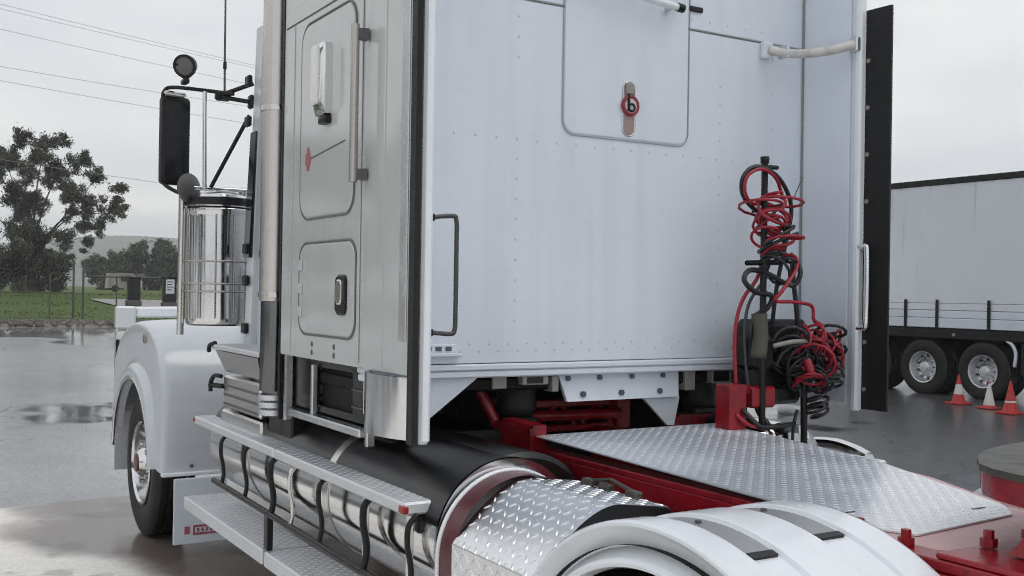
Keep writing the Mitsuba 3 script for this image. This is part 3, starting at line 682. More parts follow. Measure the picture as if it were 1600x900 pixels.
# ------------------------------------------------------------------ wheels
def tyre_mesh(c, R=.52, w=.28, side=-1):
    h = w / 2; p = [(-h * .78, .29), (-h * .95, .33), (-h, .40), (-h * .97, .46), (-h * .86, .50), (-h * .74, .517)]
    for g in (-.45, -.15, .15, .45):
        p += [(h * (g - .06), R), (h * (g - .05), R - .014), (h * (g + .05), R - .014), (h * (g + .06), R)]
    p += [(h * .74, .517), (h * .86, .50), (h * .97, .46), (h, .40), (h * .95, .33), (h * .78, .29)]
    return lathe(p, 'x', 64, c)


def wheel(c, side, front, dual=False):
    w = thing('wheel', parent=TRUCK)
    c = np.array(c, float)
    part('tyre', tyre_mesh(c), RUBBER, w, smooth=35)
    if dual: part('tyre', tyre_mesh(c - [side * .33, 0, 0]), RUBBER, w, smooth=35)
    s = side
    if front: prof = [(s * .11, .292), (s * .135, .296), (s * .14, .285), (s * .125, .27), (s * .05, .255), (s * .02, .24), (s * .05, .20), (s * .085, .17), (s * .09, .12), (s * .10, .115), (s * .13, .105), (s * .16, .075), (s * .165, .001)]
    else: prof = [(s * .11, .292), (s * .135, .296), (s * .13, .28), (s * .03, .26), (-s * .04, .25), (-s * .06, .21), (-s * .06, .16), (s * .02, .14), (s * .12, .12), (s * .15, .09), (s * .155, .001)]
    m = lathe(prof, 'x', 48, c)
    if s > 0: m.invert()
    part('rim', m, CHROME, w, smooth=30)
    a = np.arange(10) * np.pi / 5
    base = .087 if front else -.02
    part('lug_nuts', cat_mesh([bolt(c + [s * base, .143 * math.cos(q), .143 * math.sin(q)], 'x', .017, s * .045) for q in a]), CHROME, w, kind='stuff')
    hl = [lathe([(0, .0001), (0, .026)], 'x', 12, c + [s * (.052 if front else -.05), .205 * math.cos(q + .31), .205 * math.sin(q + .31)]) for q in a]
    part('hand_holes', [xf(h, np.eye(4)) for h in hl], BLACK, w, kind='stuff')
    part('hub_cap', lathe([(s * .15, .066), (s * .172, .06), (s * .176, .001)], 'x', 24, c), paint('hub_red', (.16, .05, .05), .12, .3, 20, False) if 'hub_red' not in scene else 'hub_red', w)
    return w


YF = 4.05
wheel((-1.01, YF, .52), -1, True); wheel((1.01, YF, .52), 1, True)
wheel((-1.03, -1.8, .52), -1, False, True); wheel((1.03, -1.8, .52), 1, False, True)
part('axle', tube([(-.9, YF, .5), (.9, YF, .5)], .06, 12), DARK, smooth=True)
part('axle', tube([(-.8, -1.8, .52), (.8, -1.8, .52)], .11, 14), DARK, smooth=True)

# ------------------------------------------------------------------ rear guard (white, grooved)
STRAP = dull_metal('strap_steel', (.30, .305, .315), (.62, .62, .63), .22, .5)


def rear_guard(side):
    prof = [(1.165, .598), (1.19, .599), (1.203, .604), (1.207, .613), (1.203, .622), (1.192, .628), (1.174, .636), (1.163, .650), (1.168, .672), (1.186, .692), (1.199, .704), (1.198, .711), (1.191, .716), (1.178, .7175), (1.12, .717), (1.102, .717), (1.095, .715), (1.091, .704), (1.088, .701), (1.0, .701), (.996, .704), (.992, .715), (.985, .717), (.85, .717), (.842, .715), (.838, .704), (.834, .701), (.74, .701), (.735, .704), (.731, .715), (.724, .717), (.64, .717), (.62, .713), (.606, .70), (.6, .68), (.6, .62)]
    V = []
    for th in np.radians(np.linspace(3, 177, 88)):
        V.append([(side * x, -1.8 + r * math.cos(th), .51 + r * math.sin(th)) for x, r in prof])
    g = part('wheel_guard', grid(V, flip=side < 0), WHITE3, smooth=38)
    # thin inner skin so that the guard has thickness
    V2 = [[(side * x, -1.8 + .655 * math.cos(t), .51 + .655 * math.sin(t)) for x in (1.185, .61)] for t in np.radians(np.linspace(3, 177, 60))]
    part('liner', grid(V2), DARK, g, smooth=True)
    for x0, x1, a0, a1 in ((1.0865, 1.0015, 77, 106), (.8325, .7415, 74, 103)):
        def strip(t0, t1, r0, r1, xa=x0, xb=x1):
            ts = np.radians(np.linspace(t0, t1, 14)); W = [[(side * x, -1.8 + r * math.cos(t), .51 + r * math.sin(t)) for x, r in ((xa, r0), (xa, r1), (xb, r1), (xb, r0))] for t in ts]
            m = grid(W, flip=side < 0)
            caps = [[(0, 1, 2), (0, 2, 3)], [(52, 54, 53), (52, 55, 54)]]
            return trimesh.Trimesh(m.vertices, np.vstack([m.faces] + [np.array(c) for c in caps]), process=False)
        part('mount_strap', strip(a0, a1, .7015, .706), STRAP, g, smooth=30)
        part('strap_pad', strip(a1 + .1, a1 + 1.9, .7015, .709), BLACK, g, smooth=30)
        part('strap_pad', strip(a0 - 2.1, a0 - .1, .7015, .706), BLACK, g, smooth=30)
        part('strap_bolt', bolt((side * (x0 + x1) / 2, -1.8 + .707 * math.cos(math.radians(a0 + 12)), .51 + .707 * math.sin(math.radians(a0 + 12))), 'z', .009, .006), GASKET, g)
    return g


rear_guard(-1); rear_guard(1)

# ------------------------------------------------------------------ tanks and side steps
def tank_profile(n=56, R=.33):
    return [(-.87 + -R * math.cos(a), .83 + R * math.sin(a)) for a in np.arange(n) * 2 * np.pi / n]


def tank(sx):
    A = np.arange(64) * 2 * np.pi / 64; R, cx, cz = .315, -.865, .845
    def ring(y, r): return [(sx * -(cx - r * math.cos(a)), y, cz + r * math.sin(a)) for a in A]
    rows = [(2.30, .001), (2.30, .20), (2.295, .27), (2.28, .30), (2.26, R), (-.575, R)]
    V = np.array([ring(y, r) for y, r in rows]).transpose(1, 0, 2)
    V[..., 0] = sx * np.abs(V[..., 0]) if sx > 0 else V[..., 0]
    m = grid(V, flip=True, closed_u=True)
    return m


def tank_body(y0, y1, R, cx, cz, n=72):
    A = np.arange(n) * 2 * np.pi / n
    V = np.array([[(cx + R * math.cos(a), y, cz + R * math.sin(a)) for y in (y0, y1)] for a in A])
    return grid(V, closed_u=True)


def profile_sweep(prof, y0, y1):
    return grid(np.array([[(x, y, z) for y in (y0, y1)] for x, z in prof]))


TR, TX, TZ = .285, -.862, .905
ft = part('fuel_tank', lathe([(2.30, .001), (2.30, .20), (2.29, .24), (2.27, .27), (2.24, TR), (-.575, TR), (-.58, .001)], 'y', 72, (TX, 0, TZ)), CHROME, smooth=25, label='long polished chrome fuel tank behind black strap bars')
for y in (1.55, .45): part('tank_band', lathe([(y - .03, TR + .001), (y - .03, TR + .006), (y + .03, TR + .006), (y + .03, TR + .001)], 'y', 72, (TX, 0, TZ)), CHROME2, ft, smooth=25)
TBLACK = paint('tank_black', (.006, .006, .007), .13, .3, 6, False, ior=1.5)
part('dark_reflection_skin', grid(np.array([[(TX - (TR + .004) * math.cos(a), y, TZ + (TR + .004) * math.sin(a)) for y in (-.57, .3, 1.2, 2.255)] for a in np.radians(np.linspace(14, 178, 32))])), 'tank_black', ft, smooth=True)  # added skin: dark reflection of the chrome tank top put into its colour
part('dark_tank_crest', lathe([(2.15, .001), (2.15, .28), (2.12, .30), (-.55, .30), (-.57, .28), (-.57, .001)], 'y', 64, (-.785, 0, .905)), TBLACK, smooth=25)  # black drum added for the dark reflecting crest of the tank
ftr = part('fuel_tank', lathe([(2.30, .001), (2.30, .20), (2.29, .24), (2.27, .26), (2.24, TR), (-.2, TR), (-.24, .24), (-.25, .001)], 'y', 48, (-TX, 0, TZ)), CHROME, smooth=25)

# box tank behind it: chequer plate, rounded shoulder, maroon flange, pale lip
def lipprof(e=0.0):
    cx, cz, r = -.874, .875, .272 + e
    return np.array([(cx - r, .50), (cx - r, .70), (cx - r, .80)] + [(cx - r * math.cos(a), cz + r * math.sin(a)) for a in np.radians(np.linspace(0, 132, 26))] + [(-.68, .98)])


def boxprof(e=0.0):
    p = [(-1.152 - e, .50), (-1.152 - e, .942)]
    a, b, c = np.array([-1.148 - e, .950]), np.array([-.985, 1.143 + e]), np.array([-.86, 1.142 + e])
    for t in np.linspace(0, 1, 14): p.append(tuple(a * (1 - t) ** 2 + 2 * b * t * (1 - t) + c * t * t))
    p += [(-.665, 1.118 + e), (-.655, 1.105 + e), (-.65, .98)]
    return np.array(p)


BY0, BY1 = -.70, -1.215
hb = part('step_box', profile_sweep(boxprof(), BY0, BY1), ALUB, smooth=30, label='bright diamond plate box with a rounded shoulder beside the rear guard')
bp = boxprof(); seg = np.r_[0, np.cumsum(np.linalg.norm(np.diff(bp, axis=0), axis=1))]
def box_fn(u, v):
    x, z = np.interp(u, seg, bp[:, 0]), np.interp(u, seg, bp[:, 1]); e = .004
    tx, tz = np.interp(u + e, seg, bp[:, 0]) - np.interp(u - e, seg, bp[:, 0]), np.interp(u + e, seg, bp[:, 1]) - np.interp(u - e, seg, bp[:, 1])
    nn = np.c_[-tz, 0 * tx, tx]; nn /= np.linalg.norm(nn, axis=1, keepdims=True); return np.c_[x, v, z], nn
part('treads', treads(box_fn, .02, seg[-3] - .005, BY1 + .01, BY0 - .01, .038, .018, .006, .003), ALUB, hb, smooth=False, kind='stuff')
part('end_wall', prism(np.r_[boxprof(-.004), [(-.65, .5)]], BY1 + .001, BY1 + .005, 'y'), BLACK, hb)
part('flange', profile_sweep(lipprof(.004), -.605, -.705), paint('maroon_paint', (.10, .012, .02), .15, .2, 8, False), hb, smooth=30)
lip = lipprof(.006); lp = np.c_[lip[:, 0], np.full(len(lip), -.598), lip[:, 1]]
part('lip', tube(lp, .009, 10), ALUR, hb, smooth=True)
part('end_wall', prism(np.r_[lipprof(-.004), [(-.68, .5)]], -.60, -.596, 'y'), CHROME2, hb)
part('hinge_clip', [box(-.69, -.655, y - .03, y + .03, 1.105, 1.14, .006) for y in (-.80, -.90, -1.05)] + [tube([(-.675, -.78, 1.13), (-.655, -.9, 1.15), (-.665, -1.06, 1.13)], .007, 6)], GREASE, hb)


def step(name, x0, x1, y0, y1, z, t, lab=None):
    s = part(name, box(x0, x1, y0, y1, z - t, z, .008), ALUS, label=lab)
    part('treads', treads(lambda u, v: (np.c_[u, v, np.full(len(u), z)], np.tile([0, 0, 1.], (len(u), 1))), x0 + .012, x1 - .012, y0 + .01, y1 - .01, .027, .0105, .004, .002), ALUS, s, smooth=False, kind='stuff')
    return s


s1 = step('tread_step', -1.222, -1.045, -.475, .915, 1.045, .045, 'rear half of the long upper tread step above the tank')
s2 = step('tread_step', -1.222, -1.045, .925, 2.31, 1.045, .045, 'front half of the long upper tread step above the tank')
part('step_lamp', box(-1.226, -1.2, -.478, -.435, 1.005, 1.035, .006), RLENS, s1)
part('step_lamp', box(-1.226, -1.2, 2.29, 2.325, 1.01, 1.04, .006), RLENS, s2)
part('end_bracket', box(-1.16, -1.03, -.462, -.425, .93, .998, .008), BLACK, s1)
s3 = step('tread_step', -1.225, -.985, 1.06, 2.50, .555, .075, 'front half of the long lower tread step beside the wheel')
s4 = step('tread_step', -1.225, -.985, -.55, 1.02, .555, .075, 'rear half of the long lower tread step at the bottom edge')
part('step_bracket', [box(-1.215, -1.185, 1.005, 1.06, .556, .725, .005)], BLACK, s4)
for i, y in enumerate((1.81, 1.405, .992, .727, .374, -.092, -.477)):
    st_ = part('strap_bar', tube(spline([(-1.17, y, 1.0), (-1.203, y, .965), (-1.207, y, .90), (-1.194, y, .83), (-1.192, y, .78), (-1.205, y, .725)], 6), .014 if i in (2, 5) else .0105, 10), CHROME2 if i in (3,) else BLACK, smooth=True)
    if i in (5, 6): part('backing_bar', box(-1.185, -1.17, y + .025, y + .06, .60, .995, .004), CHROME2, st_)
part('strap_rail', tube([(-1.205, 1.95, .735), (-1.205, -.55, .715)], .016, 10), BLACK, smooth=True)
part('tread_step', [box(1.04, 1.222, -.50, 2.2, .99, 1.03, .008)], ALU)
part('step_bracket', [tube(spline([(1.35, .17, 1.02), (1.40, .0, 1.035), (1.40, -.15, 1.02), (1.36, -.28, 1.0)], 6), .028, 10), box(1.22, 1.40, -.36, -.24, .96, .99, .006)], CHROME, label='bent bright step bracket on the far side')

# ------------------------------------------------------------------ cab, stack, air cleaner, mirror
cab = part('cab', hull([(s * .95, y, z) for s in (-1, 1) for y, z in [(1.0, 1.42), (2.1, 1.42), (2.12, 1.95), (1.0, 1.95)]] + [(s * .9, y, z) for s in (-1, 1) for y, z in [(1.0, 3.2), (1.95, 3.2)]]), WHITE)
part('cab_window', hull([(-.955, 1.12, 1.95), (-.955, 2.02, 1.95), (-.925, 1.12, 2.62), (-.925, 1.96, 2.62), (-.93, 1.12, 1.95), (-.93, 2.02, 1.95), (-.91, 1.12, 2.62), (-.91, 1.96, 2.62)]), GLASSD, cab)
part('cab_pillar', hull([(-.99, 2.05, 1.25), (-.955, 2.05, 1.25), (-.99, 2.17, 1.25), (-.955, 2.17, 1.25), (-.955, 2.0, 3.25), (-.92, 2.0, 3.25), (-.955, 2.12, 3.25), (-.92, 2.12, 3.25)]), WHITE, cab)
part('door_hinge', [box(-1.012, -.985, 2.08, 2.15, z - .03, z + .03, .008) for z in (1.55, 1.82, 2.0, 2.72, 2.95)], BLACK, cab)
part('quarter_glass', hull([(-1.0, 2.06, 1.95), (-1.0, 2.16, 1.95), (-.975, 2.04, 2.66), (-.975, 2.14, 2.66), (-.98, 2.06, 1.95), (-.98, 2.16, 1.95), (-.955, 2.04, 2.66), (-.955, 2.14, 2.66)]), GLASSD, cab)
part('hood', hull([(s * x, y, z) for s in (-1, 1) for x, y, z in [(.62, 2.15, 1.0), (.62, 2.15, 1.72), (.5, 2.15, 1.9), (.5, 4.75, .8), (.5, 4.75, 1.45), (.4, 4.72, 1.6)]]), WHITE)
sk = part('exhaust_stack', tube([(-1.185, 1.05, 1.72), (-1.185, 1.05, 4.2)], .07, 28), metal('stack_steel', (.60, .575, .545), .13, .02), smooth=True)
part('stack_elbow', [tube([(-1.18, 1.05, 1.30), (-1.18, 1.05, 1.718)], .066, 24), tube(spline([(-1.18, 1.05, 1.36), (-1.15, 1.05, 1.27), (-1.05, 1.05, 1.22), (-.8, 1.05, 1.2)], 6), .066, 20)], metal('stack_reflect_dark', (.17, .17, .175), .05, .02), sk, smooth=True)  # dark reflection on the lower pipe put into a darker metal
part('flex_joint', [lathe([(z - .018, .05), (z - .012, .072), (z + .012, .072), (z + .018, .05)], 'z', 28, (-1.18, 1.05, 0)) for z in (1.20, 1.235, 1.27)], ALU, sk, smooth=25)
part('stack_clamp', [lathe([(z - .012, .071), (z - .012, .076), (z + .012, .076), (z + .012, .071)], 'z', 28, (-1.185, 1.05, 0)) for z in (1.75, 2.62)], CHROME2, sk)
part('stack_guard', box(-1.10, -1.0, 1.12, 1.2, 1.05, 3.3, .01), DARK, sk)
ac = part('air_cleaner', lathe([(1.555, .001), (1.555, .17), (1.565, .185), (1.60, .192), (2.19, .192), (2.21, .198), (2.235, .198), (2.25, .188), (2.28, .188), (2.32, .17), (2.34, .10), (2.345, .001)], 'z', 64, (-1.045, 2.5, 0)), CHROME, smooth=30)
for z in (1.755, 1.80, 1.93): part('guard_rail', tube([(-1.045 + .206 * math.cos(a), 2.5 + .206 * math.sin(a), z) for a in np.arange(48) * math.pi / 24], .0065, 6, True), BARM, ac, smooth=True)
for a in (195, 222, 250, 280, 312): part('guard_bar', tube([(-1.045 + .206 * math.cos(math.radians(a)), 2.5 + .206 * math.sin(math.radians(a)), z) for z in (1.60, 2.2)], .0045, 6), BARM, ac, smooth=True)
part('cap_band', lathe([(2.258, .189), (2.258, .203), (2.302, .200), (2.302, .176)], 'z', 64, (-1.045, 2.5, 0)), BLACK, ac, smooth=20)
part('side_pipe', tube([(-.83, 2.43, 1.45), (-.83, 2.43, 2.32)], .035, 12), BLACK, ac, smooth=True)
part('stay_bar', tube([(-1.262, 2.5, 1.5), (-1.262, 2.5, 2.33)], .02, 10), CHROME2, ac, smooth=True)
part('intake_elbow', tube(spline([(-.9, 2.5, 2.27), (-.75, 2.5, 2.3), (-.62, 2.5, 2.1), (-.6, 2.5, 1.8)], 6), .09, 14), CHROME2, ac, smooth=True)
mr = thing('side_mirror', parent=TRUCK)
mc = np.array([-1.285, 2.6, 2.64]); MR = rotm(math.radians(8), [0, 0, 1], mc)
part('housing', xf(plate(rrect(.172, .52, .028) + [mc[0], mc[2]], .05, .014, onto_rear(mc[1] + .03)), MR), BLACK, mr)
part('mirror_cap', xf(box(mc[0] - .075, mc[0] + .06, mc[1] - .022, mc[1] + .02, mc[2] + .262, mc[2] + .29, .01), MR), CHROME2, mr)
part('glass', xf(plate(rrect(.146, .47, .02) + [mc[0] + .002, mc[2] - .010], .006, .002, onto_rear(mc[1] - .0203)), MR), GLASSD, mr)  # what the mirror would reflect is put in as dark glass colour
part('hoop', tube(spline([(-1.20, 2.48, 2.30), (-1.30, 2.56, 2.345), (-1.355, 2.6, 2.40), (-1.360, 2.6, 2.5), (-1.360, 2.6, 2.85), (-1.350, 2.6, 2.93), (-1.30, 2.58, 2.952), (-1.15, 2.45, 2.93), (-1.03, 2.3, 2.90)], 6), .0115, 10), BLACK, mr, smooth=True)
part('stay', tube([(-1.168, 2.4, 2.915), (-1.16, 2.4, 2.345)], .012, 10), CHROME, mr, smooth=True)
part('stay', tube([(-1.125, 2.4, 2.36), (-.925, 2.33, 2.79)], .012, 10), BLACK, mr, smooth=True)
part('stay', tube([(-1.26, 2.45, 2.355), (-.9, 2.45, 2.36)], .013, 10), CHROME, mr, smooth=True)
part('arm_bracket', [tube([(-1.08, 2.36, 2.90), (-.92, 2.28, 2.97)], .013, 8), tube([(-1.08, 2.36, 2.885), (-.92, 2.28, 2.86)], .013, 8), box(-1.11, -1.02, 2.36, 2.42, 2.87, 2.925, .012), box(-.95, -.92, 2.24, 2.30, 2.82, 2.9, .01)], BLACK, mr, smooth=True)
part('convex_glass', xf(lathe([(.02, .001), (.015, .075), (0, .088), (-.015, .08), (-.035, .045), (-.04, .001)], 'y', 32, (-1.235, 2.47, 2.355)), rotm(math.radians(30), [0, 0, 1], (-1.235, 2.47, 2.355))), GASKET, mr, smooth=True)
an = part('aerial', tube([(-1.053, 2.4, 2.90), (-1.056, 2.4, 3.2), (-1.06, 2.4, 4.3)], [.007, .006, .004], 8), STEEL, smooth=True)
part('aerial_coil', tube([(-1.054, 2.4, 3.06), (-1.054, 2.4, 3.10)], .011, 8), BLACK, an, smooth=True)
slc = np.array([-1.268, 2.45, 3.06]); SL = rotm(math.radians(-35), [0, 0, 1], slc) @ rotm(math.radians(18), [1, 0, 0], slc)
sl = part('spot_lamp', xf(lathe([(.06, .001), (.058, .03), (.04, .055), (.0, .066), (-.02, .068), (-.024, .066), (-.022, .05), (-.018, .001)], 'y', 28, slc), SL), BLACK, smooth=True)
part('lamp_glass', xf(lathe([(-.021, .052), (-.026, .046), (-.028, .001)], 'y', 28, slc), SL), paint('smoked_lens', (.12, .12, .12), .1, .1), sl, smooth=True)
part('lamp_bracket', [tube([(-1.30, 2.46, 3.005), (-1.268, 2.46, 2.985), (-1.235, 2.46, 3.005)], .006, 6), box(-1.285, -1.25, 2.42, 2.5, 2.955, 2.985, .006), tube([(-1.34, 2.45, 3.065), (-1.31, 2.45, 3.06)], .006, 6)], BLACK, sl, smooth=True)

# chrome step box below the cab door
cs = part('cab_step', [box(-1.14, -.78, 1.38, 2.02, 1.12, 1.30, .012), box(-1.14, -.78, 1.36, 2.06, 1.0, 1.11, .012)], CHROME2)
part('step_plate', box(-1.17, -.76, 1.33, 2.16, 1.435, 1.462, .006), ALUS, cs)
part('step_plate', hull([(-1.16, 1.36, 1.43), (-1.16, 2.12, 1.43), (-.78, 1.36, 1.43), (-.78, 2.12, 1.43), (-1.135, 1.38, 1.32), (-1.135, 2.0, 1.32), (-.78, 1.38, 1.32), (-.78, 2.0, 1.32)]), CHROME2, cs)
part('step_rib', [box(-1.146, -1.1405, 1.40, 2.0, z, z + .012, .002) for z in (1.14, 1.19, 1.24)], GASKET, cs)
part('hose_stub', [tube(spline([(-1.16, 2.12, 1.47), (-1.18, 2.16, 1.455), (-1.18, 2.18, 1.42)], 4), .012, 8), tube(spline([(-1.15, 2.03, 1.29), (-1.17, 2.09, 1.29), (-1.18, 2.13, 1.25), (-1.18, 2.13, 1.20)], 4), .012, 8), tube([(-1.14, 2.03, 1.235), (-1.18, 2.14, 1.235)], .014, 8)], BLACK, cs, smooth=True)
part('skirt', box(-1.10, -1.0, 1.02, 1.36, 1.02, 1.5, .01), BLACK)

# front guard (white)
path_ = spline([(3.235, .565), (3.215, .80), (3.235, 1.05), (3.31, 1.27), (3.47, 1.43), (3.72, 1.515), (4.1, 1.53), (4.5, 1.45), (4.78, 1.28), (4.86, 1.05), (4.87, .80)], 7)
tn = np.gradient(path_, axis=0); tn /= np.linalg.norm(tn, axis=1, keepdims=True); nr = np.c_[-tn[:, 1], tn[:, 0]]
nr *= np.sign((nr * (path_ - [YF, .6])).sum(1))[:, None]


def front_guard(s):
    V = []
    for i, (p, q) in enumerate(zip(path_, nr)):
        row = []
        for x, o in ((.55, 0.01), (.8, .012), (1.0, .007), (1.10, .001), (1.15, -.003), (1.172, -.010), (1.186, -.024), (1.192, -.045), (1.193, -.13)):
            row.append((s * x, *(p + q * o)))
        e = p - q * .13
        w = p - [YF, .52]; ang = math.atan2(w[1], w[0]); ra = .615
        a = np.array([YF + ra * math.cos(ang), max(.52 + ra * math.sin(ang), .57 if i in (0, len(path_) - 1) else .3)])
        for t, x in ((.30, 1.186), (.48, 1.180), (.60, 1.184), (.68, 1.204), (.76, 1.226), (.86, 1.234), (.96, 1.234), (1.0, 1.222), (1.03, 1.19), (1.05, 1.16)): row.append((s * x, *(e + (a - e) * t)))
        V.append(row)
    g = part('wheel_guard', grid(V, flip=s > 0), WHITE, smooth=40)
    aa = np.linspace(math.radians(5), math.radians(175), 40)
    part('arch_trim', tube([(s * 1.222, YF + .607 * math.cos(q), .52 + .607 * math.sin(q)) for q in aa], .012, 8), CHROME, g, smooth=True)
    part('guard_lip', box(s * .62, s * 1.19, 3.20, 3.24, .548, .572, .004) if s > 0 else box(-1.19, -.62, 3.20, 3.24, .548, .572, .004), WHITE3, g)
    part('bolt', [bolt((s * x, 3.215, .61), 'y', .012, -.012) for x in (1.0, .75)] + [bolt((s * x, 3.22, .547), 'z', .012, -.03) for x in (1.02, .76)], GASKET, g)
    part('marker_lamp', xf(lathe([(-.03, .001), (-.028, .03), (0, .036), (.02, .03)], 'x', 20, (s * 1.18, 3.72, 1.42)), np.eye(4)), GREY, g, smooth=True)
    return g


fg = front_guard(-1); front_guard(1)
mf = part('mud_flap', box(-1.13, -.79, 3.13, 3.145, .12, .545, .004), WHITE2)
MF = -3.13
def flap_print(x0, x1, z0, z1): return box(x0, x1, 3.1265, 3.1305, z0, z1, .0008)
part('printed_mark', [flap_print(-1.06, -1.025, .185, .235), flap_print(-1.005, -.80, .225, .24), flap_print(-1.005, -.80, .175, .19), flap_print(-1.005, -.992, .19, .225), flap_print(-.813, -.80, .19, .225)] + [flap_print(-.98 + .028 * k, -.964 + .028 * k, .196, .219) for k in range(6)], DECAL, mf)
bb = part('bumper', hull([(s * x, y, z) for s in (-1, 1) for x, y, z in [(1.16, 4.9, .34), (1.16, 4.9, .86), (1.10, 5.15, .36), (1.10, 5.15, .84), (.9, 5.2, .36), (.9, 5.2, .84), (1.16, 4.93, .34), (1.16, 4.93, .86)]]), ALUS)
part('step_edge', box(-1.165, -1.0, 4.86, 4.895, .84, .87, .004), ALU, bb)
bl_ = part('bull_bar', tube(spline([(-1.12, 4.98, .88), (-1.12, 4.98, 1.45), (-1.11, 4.98, 1.53), (-1.05, 4.98, 1.57), (-.5, 4.98, 1.58), (.5, 4.98, 1.58), (1.05, 4.98, 1.57), (1.11, 4.98, 1.53), (1.12, 4.98, 1.45), (1.12, 4.98, .88)], 6), .042, 16), CHROME, smooth=True)
part('post_plate', box(-1.165, -1.055, 4.9, 4.93, .87, 1.435, .01), CHROME2, bl_)
part('end_block', box(-1.17, -1.02, 4.88, 4.97, 1.44, 1.62, .015), ALUS, bl_)
part('cross_bar', box(-1.015, 1.0, 4.89, 4.96, 1.53, 1.615, .015), WHITE3, bl_)
part('slot', box(-1.168, -1.14, 4.895, 4.899, 1.0, 1.36, .001), BLACK, bl_)
part('cross_tube', tube([(-1.08, 4.98, 1.25), (1.08, 4.98, 1.25)], .03, 12), CHROME, bl_, smooth=True)
hlp = part('headlamp', hull([(-1.08, 4.80, 1.18), (-.75, 4.80, 1.18), (-1.08, 4.80, 1.36), (-.75, 4.80, 1.36), (-1.06, 4.94, 1.2), (-.77, 4.94, 1.2), (-1.06, 4.94, 1.34), (-.77, 4.94, 1.34)]), CHROME2)

# ------------------------------------------------------------------ hose stand and lines behind the sleeper
hs = part('hose_stand', tube([(.621, -.3, 2.39), (.623, -.3, 1.67), (.627, -.3, 1.17)], .015, 10), BLACK, smooth=True)
part('stand_arm', tube([(.563, -.3, 2.357), (.70, -.3, 2.361)], .010, 8), BLACK, hs, smooth=True)
part('stand_arm', tube([(.52, -.3, 1.925), (.73, -.3, 1.933), (.80, -.3, 1.97)], .012, 8), BLACK, hs, smooth=True)
part('stand_tip', tube([(.621, -.3, 2.375), (.621, -.3, 2.405)], .02, 10), BLACK, hs, smooth=True)
part('stand_leg', tube([(.887, -.3, 1.38), (.894, -.3, 1.07)], .016, 10), BLACK, smooth=True)
HO = {
 'air_hose': [
  (HOSEB, .0125, [(0.775, -0.2, 1.609), (0.761, -0.25, 1.846), (0.795, -0.28, 2.082), (0.788, -0.3, 2.198), (0.709, -0.32, 2.294), (0.612, -0.33, 2.343), (0.515, -0.33, 2.345), (0.459, -0.33, 2.29), (0.493, -0.3, 2.224), (0.586, -0.28, 2.165), (0.705, -0.26, 2.143), (0.734, -0.3, 2.102), (0.728, -0.33, 2.042), (0.678, -0.33, 1.974), (0.61, -0.3, 1.935)]),
  (HOSER, .0095, [(0.61, -0.3, 1.958), (0.612, -0.36, 2.0), (0.686, -0.38, 2.01), (0.746, -0.36, 2.036), (0.735, -0.3, 2.061), (0.666, -0.28, 2.076), (0.575, -0.32, 2.114), (0.547, -0.38, 2.151), (0.651, -0.38, 2.168), (0.707, -0.34, 2.214), (0.683, -0.28, 2.237), (0.589, -0.3, 2.201), (0.54, -0.36, 2.152), (0.578, -0.4, 2.11), (0.704, -0.36, 2.103), (0.749, -0.3, 2.152), (0.674, -0.27, 2.199), (0.541, -0.31, 2.189), (0.466, -0.34, 2.234), (0.47, -0.35, 2.303), (0.553, -0.35, 2.34), (0.649, -0.34, 2.308), (0.731, -0.3, 2.238)]),
  (HOSEB, .0145, [(0.61, -0.3, 1.958), (0.728, -0.3, 1.974), (0.799, -0.33, 1.934), (0.8, -0.35, 1.876), (0.765, -0.33, 1.829), (0.651, -0.3, 1.879), (0.503, -0.34, 1.892), (0.441, -0.37, 1.846), (0.526, -0.35, 1.797), (0.653, -0.32, 1.781), (0.654, -0.3, 1.729), (0.596, -0.28, 1.685), (0.566, -0.28, 1.613), (0.638, -0.26, 1.54)]),
  (HOSEB, .014, [(0.802, -0.3, 1.935), (0.832, -0.28, 1.848), (0.862, -0.27, 1.73), (0.883, -0.26, 1.61), (0.851, -0.27, 1.463), (0.872, -0.3, 1.317)]),
  (HOSER, .0105, [(0.736, -0.3, 1.968), (0.759, -0.36, 1.956), (0.744, -0.38, 1.903), (0.638, -0.4, 1.802), (0.617, -0.38, 1.759), (0.752, -0.36, 1.754), (0.887, -0.34, 1.737), (0.905, -0.34, 1.672), (0.949, -0.35, 1.643), (0.935, -0.36, 1.585), (0.907, -0.3, 1.612), (0.898, -0.28, 1.656)]),
  (HOSER, .0105, [(0.632, -0.3, 2.04), (0.621, -0.27, 1.873), (0.553, -0.25, 1.77), (0.512, -0.25, 1.67), (0.503, -0.25, 1.541), (0.515, -0.25, 1.369)]),
  (GASKET, .010, [(0.651, -0.3, 1.873), (0.621, -0.22, 1.756), (0.611, -0.2, 1.639), (0.622, -0.2, 1.463), (0.64, -0.2, 1.346)]),
  (HOSEB, .014, [(0.508, -0.3, 1.274), (0.537, -0.35, 1.222), (0.567, -0.36, 1.20), (0.675, -0.35, 1.197), (0.827, -0.3, 1.196)]),
  (HOSEB, .016, [(0.641, -0.22, 1.348), (0.654, -0.25, 1.253), (0.666, -0.3, 1.20)]),
  (HOSER, .012, [(0.471, -0.3, 1.253), (0.519, -0.33, 1.21), (0.56, -0.36, 1.20)]),
  (HOSEB, .009, [(0.848, -0.3, 1.259), (0.825, -0.3, 1.187), (0.819, -0.3, 1.114)]),
 ]}
